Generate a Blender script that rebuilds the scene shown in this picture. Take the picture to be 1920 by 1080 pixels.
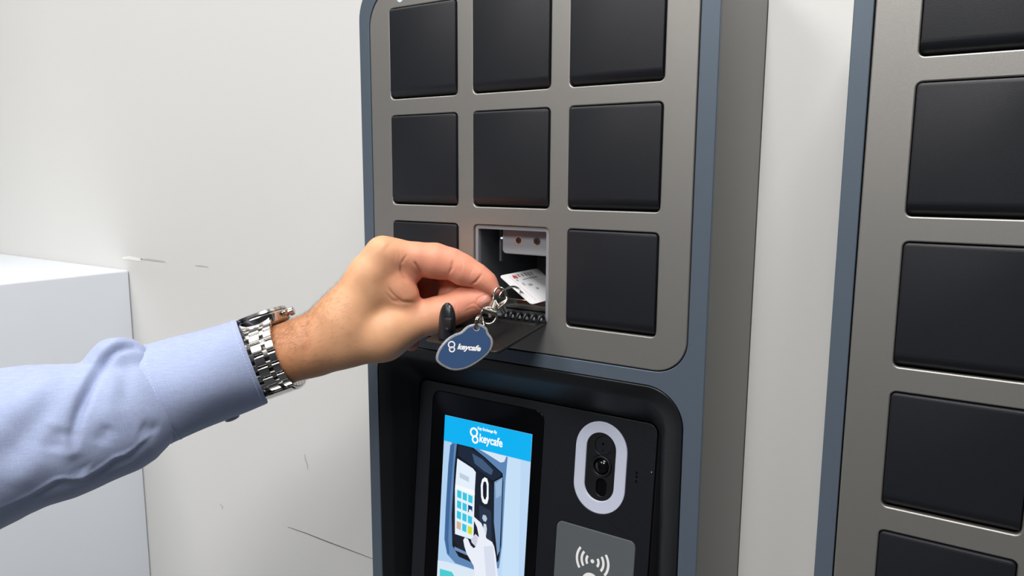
import bpy, bmesh, math, random
import numpy as np
from mathutils import Vector, Matrix

random.seed(7)
np.random.seed(7)
for o in list(bpy.data.objects):
    bpy.data.objects.remove(o)

# All positions below are millimetres in the locker's own frame (x right along the wall,
# y into the wall, z up, origin on the locker front); Z0 lifts it above the floor.
Z0 = 1350.0
SC = 0.001
def S(v):
    return Vector((v[0] * SC, v[1] * SC, (v[2] + Z0) * SC))

scene = bpy.context.scene
col = scene.collection

# ------------------------------------------------------------------ camera
cd = bpy.data.cameras.new('camera')
cam = bpy.data.objects.new('camera', cd)
col.objects.link(cam)
scene.camera = cam
cd.sensor_width = 36.0
cd.lens = 26.044
cd.clip_start = 0.01
cx_, cy_, cz_ = [[0.838835, 0.544366, 0.004639], [0.084878, -0.122366, -0.988849], [-0.537728, 0.829875, -0.148849]]
M = Matrix(((cx_[0], -cy_[0], -cz_[0], 0), (cx_[1], -cy_[1], -cz_[1], 0), (cx_[2], -cy_[2], -cz_[2], 0), (0, 0, 0, 1)))
M.translation = S([408.42, -453.01, -47.19])
cam.matrix_world = M

# ------------------------------------------------------------------ world, lights, exposure
world = bpy.data.worlds.new('world')
scene.world = world
world.use_nodes = True
world.node_tree.nodes['Background'].inputs[0].default_value = (0.9, 0.94, 1.0, 1)
world.node_tree.nodes['Background'].inputs[1].default_value = 0.25
scene.view_settings.view_transform = 'Standard'
scene.view_settings.look = 'None'
scene.view_settings.exposure = 0.12
scene.view_settings.gamma = 1.0
scene.view_settings.use_curve_mapping = False
CEIL = 1050.0            # ceiling height in this frame (2.4 m above the floor)
def ceiling_lamp(name, x, y, sx, sy, energy, colr=(1, 0.985, 0.985)):
    ld = bpy.data.lights.new(name, 'AREA')
    ld.shape = 'RECTANGLE'
    ld.size, ld.size_y = sx, sy
    ld.energy = energy
    ld.color = colr
    lo = bpy.data.objects.new(name, ld)
    col.objects.link(lo)
    lo.location = S((x, y, CEIL - 22))
    return lo
LAMPS = [(-750, -620, 0.6, 0.9, 5.5), (450, -640, 0.6, 0.9, 16), (-650, -2200, 0.6, 0.9, 16), (450, -2200, 0.6, 0.9, 26)]
for i, (x, y, sx, sy, e) in enumerate(LAMPS):
    ceiling_lamp('ceiling_lamp_light', x, y, sx, sy, e)

# ------------------------------------------------------------------ materials
def lin(c):
    return tuple(((v / 255 + 0.055) / 1.055) ** 2.4 if v > 10 else v / 255 / 12.92 for v in c) + (1,)

def pbr(name, rgb, rough=0.5, metal=0.0, grain=0.0, gscale=900.0, var=0.0, spec=0.5, coat=0.0, vscale=40.0):
    m = bpy.data.materials.new(name)
    m.use_nodes = True
    nt = m.node_tree
    b = nt.nodes['Principled BSDF']
    b.inputs['Base Color'].default_value = lin(rgb)
    b.inputs['Roughness'].default_value = rough
    b.inputs['Metallic'].default_value = metal
    b.inputs['Specular IOR Level'].default_value = spec
    b.inputs['Coat Weight'].default_value = coat
    tc = nt.nodes.new('ShaderNodeTexCoord')
    if grain > 0:
        n = nt.nodes.new('ShaderNodeTexNoise')
        n.inputs['Scale'].default_value = gscale
        n.inputs['Detail'].default_value = 3
        nt.links.new(tc.outputs['Object'], n.inputs['Vector'])
        bp = nt.nodes.new('ShaderNodeBump')
        bp.inputs['Strength'].default_value = grain
        bp.inputs['Distance'].default_value = 0.0006
        nt.links.new(n.outputs['Fac'], bp.inputs['Height'])
        nt.links.new(bp.outputs['Normal'], b.inputs['Normal'])
    if var > 0:
        n2 = nt.nodes.new('ShaderNodeTexNoise')
        n2.inputs['Scale'].default_value = vscale
        n2.inputs['Detail'].default_value = 5
        nt.links.new(tc.outputs['Object'], n2.inputs['Vector'])
        mx = nt.nodes.new('ShaderNodeMix')
        mx.data_type = 'RGBA'
        mx.inputs['A'].default_value = tuple(v * (1 - var) for v in lin(rgb)[:3]) + (1,)
        mx.inputs['B'].default_value = tuple(min(1, v * (1 + var)) for v in lin(rgb)[:3]) + (1,)
        nt.links.new(n2.outputs['Fac'], mx.inputs['Factor'])
        nt.links.new(mx.outputs['Result'], b.inputs['Base Color'])
    return m

def emit(name, rgb, s=1.0):
    m = bpy.data.materials.new(name)
    m.use_nodes = True
    b = m.node_tree.nodes['Principled BSDF']
    b.inputs['Base Color'].default_value = (0.01, 0.01, 0.01, 1)
    b.inputs['Roughness'].default_value = 0.25
    b.inputs['Specular IOR Level'].default_value = 0.2
    b.inputs['Emission Color'].default_value = lin(rgb)
    b.inputs['Emission Strength'].default_value = s
    return m

M_WALL = pbr('wall_paint', (215, 215, 213), 0.75, grain=0.12, gscale=260, var=0.012, vscale=6)
M_ROOM = pbr('room_paint', (84, 88, 94), 0.8)
M_FLOOR = pbr('floor_vinyl', (56, 58, 62), 0.7, var=0.1)
M_CEIL = pbr('ceiling_tile', (235, 235, 232), 0.9)
M_CAB = pbr('white_laminate', (228, 233, 240), 0.35, grain=0.03, gscale=500)
M_PANEL = pbr('warm_grey_powder_coat', (152, 150, 146), 0.45, 0.75, grain=0.1, gscale=3200, var=0.05, vscale=1500)
M_FRAME = pbr('blue_grey_powder_coat', (92, 104, 117), 0.4, 0.3, grain=0.1, gscale=3200, var=0.04, vscale=1500)
M_SHELL = pbr('grey_powder_coat', (134, 134, 131), 0.5, 0.2, grain=0.12, gscale=2600, var=0.05, vscale=1200)
M_DOOR = pbr('black_textured_plastic', (22, 24, 30), 0.42, grain=0.09, gscale=2600, var=0.15, vscale=1200, spec=0.5)
M_DARK = pbr('black_plastic_dark', (16, 17, 20), 0.55)
M_BOWL = pbr('black_bezel_plastic', (13, 14, 17), 0.42, grain=0.1, gscale=1500)
M_INNER = pbr('blue_black_plastic', (10, 13, 21), 0.45, grain=0.2, gscale=1500)
M_GLASS = pbr('screen_glass', (6, 6, 8), 0.08, spec=0.5)
M_LIP = pbr('grey_liner', (136, 138, 142), 0.45)
M_LINER = pbr('charcoal_liner', (92, 98, 103), 0.5)
M_BRACKET = pbr('brushed_bracket', (158, 162, 168), 0.45, 0.0, grain=0.05)
M_FLAP = pbr('black_flap_plastic', (32, 31, 31), 0.36, grain=0.25, gscale=300, var=0.15, vscale=120)
M_HOOK = pbr('black_gloss_plastic', (28, 31, 36), 0.28)
M_CHROME = pbr('polished_nickel', (205, 198, 188), 0.14, 1.0)
M_STEEL = pbr('polished_steel', (208, 206, 203), 0.13, 1.0)
M_BRUSH = pbr('brushed_steel', (175, 172, 168), 0.34, 1.0, grain=0.08)
M_CARD = pbr('white_card_plastic', (240, 240, 242), 0.3)
M_INK = pbr('dark_ink', (50, 48, 60), 0.6)
M_RED = pbr('red_ink', (190, 45, 60), 0.6)
M_GREYINK = pbr('grey_ink', (165, 168, 172), 0.6)
M_WHITE = pbr('white_print', (238, 238, 238), 0.5)
M_RFID = pbr('grey_plate', (84, 89, 92), 0.55, grain=0.15, gscale=1500)
M_RING = pbr('frosted_ring', (196, 202, 220), 0.4)
M_SCUFF = pbr('scuff_grey', (186, 184, 180), 0.8)
M_CHIP = pbr('plaster_chip', (240, 238, 234), 0.8)
M_BLUE = pbr('fob_blue_print', (56, 82, 120), 0.25, coat=1.0)
M_SCREW = pbr('dark_screw', (62, 64, 66), 0.4, 0.3)
M_DKRED = pbr('dark_red_ink', (110, 60, 70), 0.6)
M_RUBBER = pbr('black_rubber', (20, 20, 22), 0.6)
M_LED = emit('status_light', (215, 235, 250), 1.0)  # also glows for the painted glint in the open compartment
M_LAMP = emit('lamp_diffuser', (255, 250, 240), 3.0)
M_PLASTIC = bpy.data.materials.new('clear_acrylic')
M_PLASTIC.use_nodes = True
_b = M_PLASTIC.node_tree.nodes['Principled BSDF']
_b.inputs['Base Color'].default_value = (0.93, 0.94, 0.97, 1)
_b.inputs['Roughness'].default_value = 0.06
_b.inputs['Transmission Weight'].default_value = 0.75
_b.inputs['IOR'].default_value = 1.45

# ------------------------------------------------------------------ object helpers
ORG = {}
def thing(name, label, cat, loc, group=None):
    o = bpy.data.objects.new(name, None)
    o.empty_display_size = 0.05
    col.objects.link(o)
    o.location = S(loc)
    o['label'] = label
    o['category'] = cat
    if group:
        o['group'] = group
    ORG[o] = Vector(loc)
    return o

def mk(name, verts, faces, mats, parent=None, smooth=False, label=None, kind=None, fm=None, org=None, cat=None):
    me = bpy.data.meshes.new(name)
    g = ORG.get(parent, Vector(org) if org else Vector((0, 0, -Z0)))
    V = [((v[0] - g[0]) * SC, (v[1] - g[1]) * SC, (v[2] - g[2]) * SC) for v in verts]
    me.from_pydata(V, [], faces)
    if not isinstance(mats, (list, tuple)):
        mats = [mats]
    for m in mats:
        me.materials.append(m)
    if fm:
        me.polygons.foreach_set('material_index', fm)
    if smooth:
        me.polygons.foreach_set('use_smooth', [True] * len(me.polygons))
    me.update()
    o = bpy.data.objects.new(name, me)
    col.objects.link(o)
    if parent:
        o.parent = parent
    elif org:
        o.location = S(org)
    ORG[o] = g
    if label:
        o['label'] = label
    if kind:
        o['kind'] = kind
    if cat:
        o['category'] = cat
    return o

def auto(o, ang=40):
    me = o.data
    me.polygons.foreach_set('use_smooth', [True] * len(me.polygons))
    try:
        me.set_sharp_from_angle(angle=math.radians(ang))
    except Exception:
        pass
    return o

def bm_out(bm):
    vs = [tuple(v.co) for v in bm.verts]
    bm.verts.index_update()
    fs = [[v.index for v in f.verts] for f in bm.faces]
    bm.free()
    return vs, fs

def box(x0, x1, y0, y1, z0, z1, bev=0.0, seg=2):
    bm = bmesh.new()
    bmesh.ops.create_cube(bm, size=1)
    for v in bm.verts:
        v.co = Vector(((x0 + x1) / 2 + v.co.x * (x1 - x0), (y0 + y1) / 2 + v.co.y * (y1 - y0), (z0 + z1) / 2 + v.co.z * (z1 - z0)))
    if bev > 0:
        bmesh.ops.bevel(bm, geom=list(bm.edges), offset=bev, segments=seg, profile=0.5, affect='EDGES')
    return bm_out(bm)

def rrect(x0, x1, z0, z1, r, n=8):
    pts = []
    if not isinstance(r, (list, tuple)):
        r = (r, r, r, r)           # TR TL BL BR
    for (cx, cz, a0, rr) in ((x1 - r[0], z1 - r[0], 0, r[0]), (x0 + r[1], z1 - r[1], 90, r[1]), (x0 + r[2], z0 + r[2], 180, r[2]), (x1 - r[3], z0 + r[3], 270, r[3])):
        for i in range(n + 1):
            a = math.radians(a0 + 90 * i / n)
            pts.append((cx + rr * math.cos(a), cz + rr * math.sin(a)))
    return pts

def circ(cx, cz, r, n=32, rz=None):
    return [(cx + r * math.cos(2 * math.pi * i / n), cz + (rz or r) * math.sin(2 * math.pi * i / n)) for i in range(n)]

def curve_mesh(cu):
    o = bpy.data.objects.new('tmp', cu)
    col.objects.link(o)
    dg = bpy.context.evaluated_depsgraph_get()
    dg.update()
    me = bpy.data.meshes.new_from_object(o.evaluated_get(dg))
    vs = [tuple(v.co) for v in me.vertices]
    fs = [list(p.vertices) for p in me.polygons]
    bpy.data.objects.remove(o)
    bpy.data.meshes.remove(me)
    return vs, fs

def plate(outer, holes, y0, y1, bev=0.0, tilt=None):
    """flat plate in x-z with holes, front at y0, back at y1"""
    cu = bpy.data.curves.new('tmp', 'CURVE')
    cu.dimensions = '2D'
    cu.fill_mode = 'BOTH'
    cu.resolution_u = 1
    t = (y1 - y0) / 2
    cu.extrude = max(t - bev, 0.0001)
    cu.bevel_depth = bev
    cu.bevel_resolution = 2
    cu.offset = -bev
    for k, pts in enumerate([outer] + list(holes)):
        area = sum(a[0] * b[1] - b[0] * a[1] for a, b in zip(pts, pts[1:] + pts[:1]))
        if (area > 0) != (k == 0):
            pts = pts[::-1]
        sp = cu.splines.new('POLY')
        sp.points.add(len(pts) - 1)
        for i, p in enumerate(pts):
            sp.points[i].co = (p[0], p[1], 0, 1)
        sp.use_cyclic_u = True
    vs, fs = curve_mesh(cu)
    bpy.data.curves.remove(cu)
    ym = (y0 + y1) / 2
    out = [(x, ym - z, y) for x, y, z in vs]
    if tilt:
        out = [(x, y + tilt(z), z) for x, y, z in out]
    return out, fs

def tube(pts, r, n=8, closed=False, taper=None):
    P = [Vector(p) for p in pts]
    m = len(P)
    vs, fs = [], []
    up = None
    for i in range(m):
        if closed:
            t = P[(i + 1) % m] - P[i - 1]
        else:
            t = P[min(i + 1, m - 1)] - P[max(i - 1, 0)]
        t.normalize()
        if up is None:
            up = t.orthogonal().normalized()
        up = (up - t * up.dot(t)).normalized()
        b = t.cross(up)
        rr = r if taper is None else r * taper[i]
        for k in range(n):
            a = 2 * math.pi * k / n
            vs.append(tuple(P[i] + up * (rr * math.cos(a)) + b * (rr * math.sin(a))))
    for i in range(m if closed else m - 1):
        j = (i + 1) % m
        for k in range(n):
            k2 = (k + 1) % n
            fs.append([i * n + k, i * n + k2, j * n + k2, j * n + k])
    if not closed:
        fs.append(list(range(n))[::-1])
        fs.append([(m - 1) * n + k for k in range(n)])
    return vs, fs

def smoothpts(pts, closed=False, n=6):
    """Catmull-Rom through the points"""
    P = [Vector(p) for p in pts]
    out = []
    m = len(P)
    rng = m if closed else m - 1
    for i in range(rng):
        p0 = P[(i - 1) % m] if closed or i > 0 else P[0]
        p1, p2 = P[i], P[(i + 1) % m]
        p3 = P[(i + 2) % m] if closed or i + 2 < m else P[-1]
        for k in range(n):
            t = k / n
            out.append(0.5 * ((2 * p1) + (p2 - p0) * t + (2 * p0 - 5 * p1 + 4 * p2 - p3) * t * t + (3 * p1 - p0 - 3 * p2 + p3) * t ** 3))
    if not closed:
        out.append(P[-1])
    return [tuple(p) for p in out]

def join(parts):
    vs, fs = [], []
    for v, f in parts:
        o = len(vs)
        vs += list(v)
        fs += [[i + o for i in q] for q in f]
    return vs, fs

def text_mesh(body, size, bold=0.0, shear=0.0, ext=0.0001, align='LEFT', width=1.0):
    cu = bpy.data.curves.new('tmp', 'FONT')
    cu.body = body
    cu.size = size
    cu.offset = bold
    cu.shear = shear
    cu.extrude = ext
    cu.align_x = align
    cu.resolution_u = 3
    vs, fs = curve_mesh(cu)
    bpy.data.curves.remove(cu)
    return [(x * width, y, z) for x, y, z in vs], fs

# ------------------------------------------------------------------ setting
YW = 106.0
def struct(name, vf, m):
    o = mk(name, vf[0], vf[1], m)
    o['kind'] = 'structure'
    return o
struct('wall_back', box(-2600, 2600, YW, YW + 100, -Z0, CEIL), M_WALL)
struct('wall_left', box(-2700, -2600, -3600, YW + 100, -Z0, CEIL), M_ROOM)
struct('wall_right', box(2600, 2700, -3600, YW + 100, -Z0, CEIL), M_ROOM)
struct('wall_front', box(-2700, 2700, -3700, -3600, -Z0, CEIL), M_ROOM)
struct('floor', box(-2700, 2700, -3700, YW + 100, -Z0 - 50, -Z0), M_FLOOR)
struct('ceiling', box(-2700, 2700, -3700, YW + 100, CEIL, CEIL + 50), M_CEIL)
struct('baseboard_back', box(-2600, 2600, YW - 12, YW, -Z0, -Z0 + 90, 2), M_CAB)
wall = bpy.data.objects['wall_back']
def scuff(pts, w, m, lab):
    P = [Vector((p[0], 0, p[1])) for p in pts]
    vs, fs = [], []
    for i, p in enumerate(P):
        t = (P[min(i + 1, len(P) - 1)] - P[max(i - 1, 0)]).normalized()
        nrm = Vector((-t.z, 0, t.x))
        ww = w * (0.35 + 0.65 * math.sin(math.pi * (i + 0.4) / (len(P) - 0.2)))
        for s in (-1, 1):
            q = p + nrm * (ww * s)
            vs.append((q.x, YW - 0.25, q.z))
    for i in range(len(P) - 1):
        fs.append([2 * i, 2 * i + 1, 2 * i + 3, 2 * i + 2])
    mk('scuff_mark', vs, fs, m, wall, label=lab)
scuff([[-592.0, -160.7], [-576.1, -159.0], [-559.5, -160.1], [-545.6, -159.9]], 2.6, M_CHIP, 'white chip in the wall paint')
scuff([[-548.0, -159.3], [-528.1, -158.8], [-509.8, -159.0], [-491.9, -159.2]], 1.3, M_SCUFF, 'grey scuff in the wall paint')
scuff([[-428.1, -159.7], [-412.8, -159.3], [-401.0, -159.8]], 0.9, M_SCUFF, 'short grey scuff in the wall paint')
scuff([[-274.0, -466.3], [-241.3, -465.4], [-210.0, -465.8], [-175.6, -465.6], [-134.6, -465.6]], 0.45, M_INK, 'thin dark scratch on the wall')
scuff([[-239.7, -367.4], [-238.3, -373.5], [-235.0, -379.3], [-235.3, -384.6]], 1.1, M_SCUFF, 'faint vertical smudge on the wall')
scuff([[-404.6, -470.4], [-399.4, -473.5], [-400.8, -476.8]], 1.3, M_SCUFF, 'faint spot on the wall')
# ceiling lamps
for i, (x, y, sx, sy, e) in enumerate(LAMPS):
    t = thing('ceiling_lamp', ('flat white ceiling lamp above the big white cabinet', 'flat white ceiling lamp above the gap between the key lockers', 'flat white ceiling lamp in the back left of the room', 'flat white ceiling lamp in the back right of the room')[i], 'lamp', (x, y, CEIL - 20), 'recessed ceiling lamps')
    hx, hy = sx * 500, sy * 500
    mk('diffuser', *box(x - hx, x + hx, y - hy, y + hy, CEIL - 12, CEIL - 1), M_LAMP, t)
    for (a, b, c, d) in ((x - hx - 15, x + hx + 15, y - hy - 15, y - hy), (x - hx - 15, x + hx + 15, y + hy, y + hy + 15), (x - hx - 15, x - hx, y - hy, y + hy), (x + hx, x + hx + 15, y - hy, y + hy)):
        mk('frame', *box(a, b, c, d, CEIL - 18, CEIL), M_CEIL, t)

# white cabinet standing against the wall on the left
cab = thing('cabinet', 'large plain white cabinet against the wall behind the shirt sleeve', 'cabinet', (-900, -250, -Z0))
auto(mk('body', *box(-1250, -578, -640, YW - 0.5, -Z0 + 60, -176, 3.0, 3), M_CAB, cab))
mk('plinth', *box(-1235, -600, -600, YW - 1, -Z0, -Z0 + 60), M_DARK, cab)

# ------------------------------------------------------------------ key lockers
PZ = [(81.2, 12.7), (0.0, -69.6), (-82.9, -151.9), (-165.7, -232.8), (-246.8, -315.0), (-329.0, -397.2)]
PX = [(0.0, 65.6), (80.2, 145.6), (160.6, 227.8)]

def door_mesh(w, h, prot=1.3):
    """slab whose lower edge rolls inward; x 0..w, z -h..0, front at y=-prot"""
    prof = []
    yb, yf = 9.0, -prot
    r = 7.0
    prof.append((yf, 0.0))
    prof.append((yf, -h + r + 1.0))
    for i in range(1, 8):
        a = math.radians(90 * i / 7)
        prof.append((yf + (r + prot - 0.5) * (1 - math.cos(a)) * 0.9, -h + (r + 1.0) * (1 - math.sin(a)) + 0.0))
    prof.append((yb, -h))
    prof.append((yb, 0.0))
    bm = bmesh.new()
    A = [bm.verts.new((0, p[0], p[1])) for p in prof]
    B = [bm.verts.new((w, p[0], p[1])) for p in prof]
    n = len(prof)
    bm.faces.new(A[::-1])
    bm.faces.new(B)
    for i in range(n):
        j = (i + 1) % n
        bm.faces.new((A[i], A[j], B[j], B[i]))
    bmesh.ops.recalc_face_normals(bm, faces=bm.faces)
    ce = [e for e in bm.edges if abs(e.verts[0].co.z) < 1e-4 and abs(e.verts[1].co.z) < 1e-4 and abs(e.verts[0].co.x - e.verts[1].co.x) < 1e-4]
    bmesh.ops.bevel(bm, geom=ce, offset=2.4, segments=4, profile=0.5, affect='EDGES')
    es = [e for e in bm.edges if (abs(e.verts[0].co.y - yf) < 1e-4 and abs(e.verts[1].co.y - yf) < 1e-4 and not (abs(e.verts[0].co.x - e.verts[1].co.x) > 1 and e.verts[0].co.z < -1))]
    bmesh.ops.bevel(bm, geom=es, offset=0.9, segments=2, profile=0.5, affect='EDGES')
    return bm_out(bm)

DOORCACHE = {}
def add_doors(root, x0, z0, y0, cols, rows, skip=()):
    for r in rows:
        zt, zb = PZ[r]
        for c in cols:
            if (c, r) in skip:
                continue
            xa, xb = PX[c]
            w, h = round(xb - xa - 1.3, 1), round(zt - zb - 1.3, 1)
            if (w, h) not in DOORCACHE:
                o = mk('compartment_door', *door_mesh(w, h), M_DOOR, None, org=(0, 0, 0))
                auto(o, 35)
                DOORCACHE[(w, h)] = o.data
                bpy.data.objects.remove(o)
            o = bpy.data.objects.new('compartment_door', DOORCACHE[(w, h)])
            col.objects.link(o)
            o.parent = root
            g = ORG[root]
            o.location = ((x0 + xa + 0.55 - g[0]) * SC, (y0 - g[1]) * SC, (z0 + zt - 0.65 - g[2]) * SC)
            ORG[o] = g

def shell(root, x0, z0, y0, zbot, ztop):
    out = rrect(x0 - 32.8, x0 + 261.8, zbot, ztop, 34, 12)
    inn = rrect(x0 - 29.8, x0 + 258.8, zbot + 3, ztop - 3, 31, 12)
    auto(mk('housing', *plate(out, [inn], y0 + 3.4, YW - 3, 0.5), M_SHELL, root, label='neutral grey side housing'))
    mk('back_plate', *plate(out, [], YW - 3, YW - 0.4), M_DARK, root)

# --- main locker
ZB, ZT = -447.0, 109.0
L1 = thing('key_locker', 'grey wall-mounted key locker with a lit touch screen and one open compartment', 'key locker', (114.5, 50, ZB))
PANEL_OUT = rrect(-21.3, 249.2, -174.3, 98.0, (24, 30, 22, 22), 12)
REC_OUT = rrect(-21.3, 249.2, -425.0, -185.0, 27, 14)
gap = 0.75
def grow(pts, g, cx, cz):
    n = len(pts)
    res = []
    for i in range(n):
        a, b = pts[i - 1], pts[(i + 1) % n]
        tx, tz = b[0] - a[0], b[1] - a[1]
        l = math.hypot(tx, tz) or 1
        res.append((pts[i][0] + tz / l * g, pts[i][1] - tx / l * g))
    return res
auto(mk('front_frame', *plate(rrect(-32.8, 261.8, ZB, ZT, 34, 12), [grow(PANEL_OUT, gap, 0, 0), REC_OUT], 0.0, 3.2, 0.45), M_FRAME, L1, label='blue-grey front frame'))
shell(L1, 0, 0, 0, ZB, ZT)
OPEN = rrect(PX[1][0], PX[1][1], PZ[2][1], PZ[2][0], 3.2, 5)
holes = [rrect(PX[c][0], PX[c][1], PZ[r][1], PZ[r][0], 3.2, 5) for r in range(3) for c in range(3)]
auto(mk('door_panel', *plate(PANEL_OUT, holes, 0.0, 4.5, 0.8), M_PANEL, L1, label='warm grey panel around the compartments'))
mk('backing', *plate(rrect(-29.5, 258.5, -180, ZT - 3.5, 20), [rrect(PX[1][0] - 1, PX[1][1] + 1, PZ[2][1] - 1, PZ[2][0] + 1, 2)], 9.5, 11), M_DARK, L1)
add_doors(L1, 0, 0, 0, range(3), range(3), skip=((1, 2),))
# status light above the first door
auto(mk('status_light', *plate(circ(11, 88.0, 3.0, 24), [], -0.4, 2, 0.3), M_LED, L1, label='pale blue status light'))

# open compartment
xa, xb = PX[1]
zt, zb = PZ[2]
auto(mk('compartment_rim', *plate(rrect(xa + 0.3, xb - 0.3, zb + 0.3, zt - 0.3, 2.8), [rrect(xa + 3.0, xb - 3.0, zb + 2.0, zt - 3.2, 1.0)], 1.6, 6, 0.3), M_LIP, L1, label='light grey inner rim'))
D = 88
cv = [(xa + 2.9, zb + 1.9), (xb - 2.9, zb + 1.9), (xb - 2.9, zt - 3.1), (xa + 2.9, zt - 3.1)]
vs = [(x, 6, z) for x, z in cv] + [(x, D, z) for x, z in cv] + [(x, 6, z) for x, z in [(xa - 0, zb), (xb, zb), (xb, zt), (xa, zt)]] + [(x, D + 2, z) for x, z in [(xa, zb), (xb, zb), (xb, zt), (xa, zt)]]
fs = []
for i in range(4):
    j = (i + 1) % 4
    fs += [[i, j, 4 + j, 4 + i], [8 + i, 12 + i, 12 + j, 8 + j], [i, 8 + i, 8 + j, j]]
fs += [[4, 5, 6, 7], [15, 14, 13, 12]]
mk('compartment_liner', vs, fs, M_LINER, L1, label='charcoal compartment interior')
br = mk('latch_bracket', *plate(rrect(96.9, xb - 3.1, -105.0, zt - 3.2, (0.5, 0.5, 3.5, 0.5)), [], 14, 30, 0.7), M_BRACKET, L1, label='light metal bracket with two screws')
auto(br)
for (sx, sz) in [[111.6, -94.3], [127.4, -94.3]]:
    sc = mk('screw', *plate(circ(sx, sz, 2.5, 20), [], 13.3, 15, 0.3), M_SCREW, br, label='dark cross-head screw')
    cr = join([box(sx - 1.5, sx + 1.5, 13.15, 13.35, sz - 0.35, sz + 0.35), box(sx - 0.35, sx + 0.35, 13.15, 13.35, sz - 1.5, sz + 1.5)])
    mk('screw_recess', *cr, M_DARK, br)
    mk('screw_washer', *plate(circ(sx, sz - 0.2, 3.1, 20), [circ(sx, sz, 2.5, 20)], 13.7, 14.2, 0.1), M_CHROME, br)
lx, lz = [96.4, -93.4]
auto(mk('glint_dot', *plate(circ(lx, lz, 0.7, 12), [], 13, 15.5, 0.2), M_LED, L1))  # bright glint beside the bracket, built as a tiny glowing disc
auto(mk('guide_rail', *box(lx - 6.5, lx - 4.5, 20, 24, -112, -87, 0.5), M_LINER, L1))
auto(mk('polished_sill', *box(84, xb - 3.1, 26, 84, -149.5, -140.6, 2.0, 3), M_CHROME, L1, label='shiny metal sill'))
mk('sill_groove', *box(84.2, xb - 3.2, 40.0, 42.5, -140.8, -140.3), M_DARK, L1)

# hinge knuckles along the foot of the opening
for i in range(6):
    hx = 110.5 + i * 6.1
    pts = [(hx + 1.6 * k / 12, -2.6 + 3.1 * math.cos(math.radians(200 - 20 * k)), -149.5 + 3.6 * math.sin(math.radians(200 - 20 * k))) for k in range(13)]
    auto(mk('hinge_knuckle', *tube(pts, 1.25, 8), M_HOOK, L1), 60)
mk('hinge_rod', *tube([(84, -1.8, -150.5), (145, -1.8, -150.5)], 1.3, 10), M_HOOK, L1)

# opened flap: hinged at the foot of the opening, lying outward and slightly down
def flap_pt(x, s, h):
    """s = distance out from the hinge, h = height over the flap's inner face"""
    c, sn = 0.9893, 0.1457
    return (x, -2.5 - s * c - h * sn * 0.0, -151.3 - s * sn + h)
fo = rrect(82.6, 144.6, 0, 61.5, (4, 4, 0.6, 0.6), 6)
vs, fs = plate(fo, [], -0.2, 2.2, 0.45)
flap = mk('flap_door', [flap_pt(x, z, -y) for x, y, z in vs], fs, M_FLAP, L1, label='open black compartment flap')
auto(flap)
vs, fs = plate(rrect(86, 141, 3, 7, 1), [], -0.8, 0.2, 0.3)
mk('stiffening_rib', [flap_pt(x, z, -y) for x, y, z in vs], fs, M_FLAP, flap)
vs, fs = plate(circ(138.5, 52, 1.0, 12), [], -0.6, 0.2, 0.2)
mk('stud', [flap_pt(x, z, -y) for x, y, z in vs], fs, M_HOOK, flap)
# latch hook standing on the flap near its front-left corner
def hook_mesh():
    rings = []
    H = 25.0
    nz = 14
    vs, fs = [], []
    n = 20
    for i in range(nz + 1):
        t = i / nz
        w = 6.7 * math.sqrt(max(0.0, 1 - max(0, (t - 0.4) / 0.61) ** 2.6)) * (1.0 - 0.04 * t)
        d = 4.3 * math.sqrt(max(0.0, 1 - max(0, (t - 0.45) / 0.56) ** 2.2)) + 0.2
        w = max(w, 0.5)
        for k in range(n):
            a = 2 * math.pi * k / n
            x = w * math.copysign(abs(math.cos(a)) ** 0.75, math.cos(a))
            y = d * math.sin(a)
            if y < 0:
                y *= 0.8
            vs.append((97.3 + x, -56.0 + y + 1.5 * t, -158.6 + H * t))
    for i in range(nz):
        for k in range(n):
            k2 = (k + 1) % n
            fs.append([i * n + k, i * n + k2, (i + 1) * n + k2, (i + 1) * n + k])
    fs.append(list(range(n))[::-1])
    fs.append([nz * n + k for k in range(n)])
    return vs, fs
auto(mk('latch_hook', *hook_mesh(), M_HOOK, flap, label='glossy black rounded latch hook'), 50)
auto(mk('hook_tab', *box(98.8, 104.6, -60.6, -57.0, -151.5, -143.0, 0.8), M_DARK, flap), 50)
mk('hook_peg', *tube([(101.5, -61.2, -150), (104.8, -62.6, -150.3)], 1.1, 10), M_HOOK, flap)

# recessed console: bowl, tilted inner face, screen, camera, reader
def IY(z):
    return 24.0 + 0.095 * (z + 219.0)
def ring_pts(x0, x1, z0, z1, r, n=14):
    return rrect(x0, x1, z0, z1, r, n)
loops = []
def loop(x0, x1, z0, z1, r, yf):
    return [(x, yf(z) if callable(yf) else yf, z) for x, z in ring_pts(x0, x1, z0, z1, r)]
g = 0.6
loops.append(loop(-21.3 + g, 249.2 - g, -425 + g, -185 - g, 26.5, 4.0))
loops.append(loop(-21.3 + g, 249.2 - g, -425 + g, -185 - g, 26.5, 0.6))
loops.append(loop(-20.2, 248.1, -423.8, -186.2, 25.5, 0.1))
loops.append(loop(-17.5, 245.4, -421.5, -189.3, 23.5, 0.8))
loops.append(loop(-9.5, 237.0, -413.5, -195.3, 19, 3.4))
loops.append(loop(-7.0, 234.3, -411.0, -198.3, 17, 6.0))
loops.append(loop(1.0, 227.5, -409.0, -211.5, 12, 18.0))
loops.append(loop(5.0, 223.6, -407.5, -218.6, 8, lambda z: IY(z) - 0.2))
loops.append(loop(5.6, 223.0, -407.0, -219.2, 7.6, lambda z: IY(z) + 1.2))
n = len(loops[0])
vs = [p for L in loops for p in L]
fs = []
for i in range(len(loops) - 1):
    for k in range(n):
        k2 = (k + 1) % n
        fs.append([i * n + k, i * n + k2, (i + 1) * n + k2, (i + 1) * n + k])
auto(mk('console_bezel', vs, fs, M_BOWL, L1, label='black sloping console surround'), 28)
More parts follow.
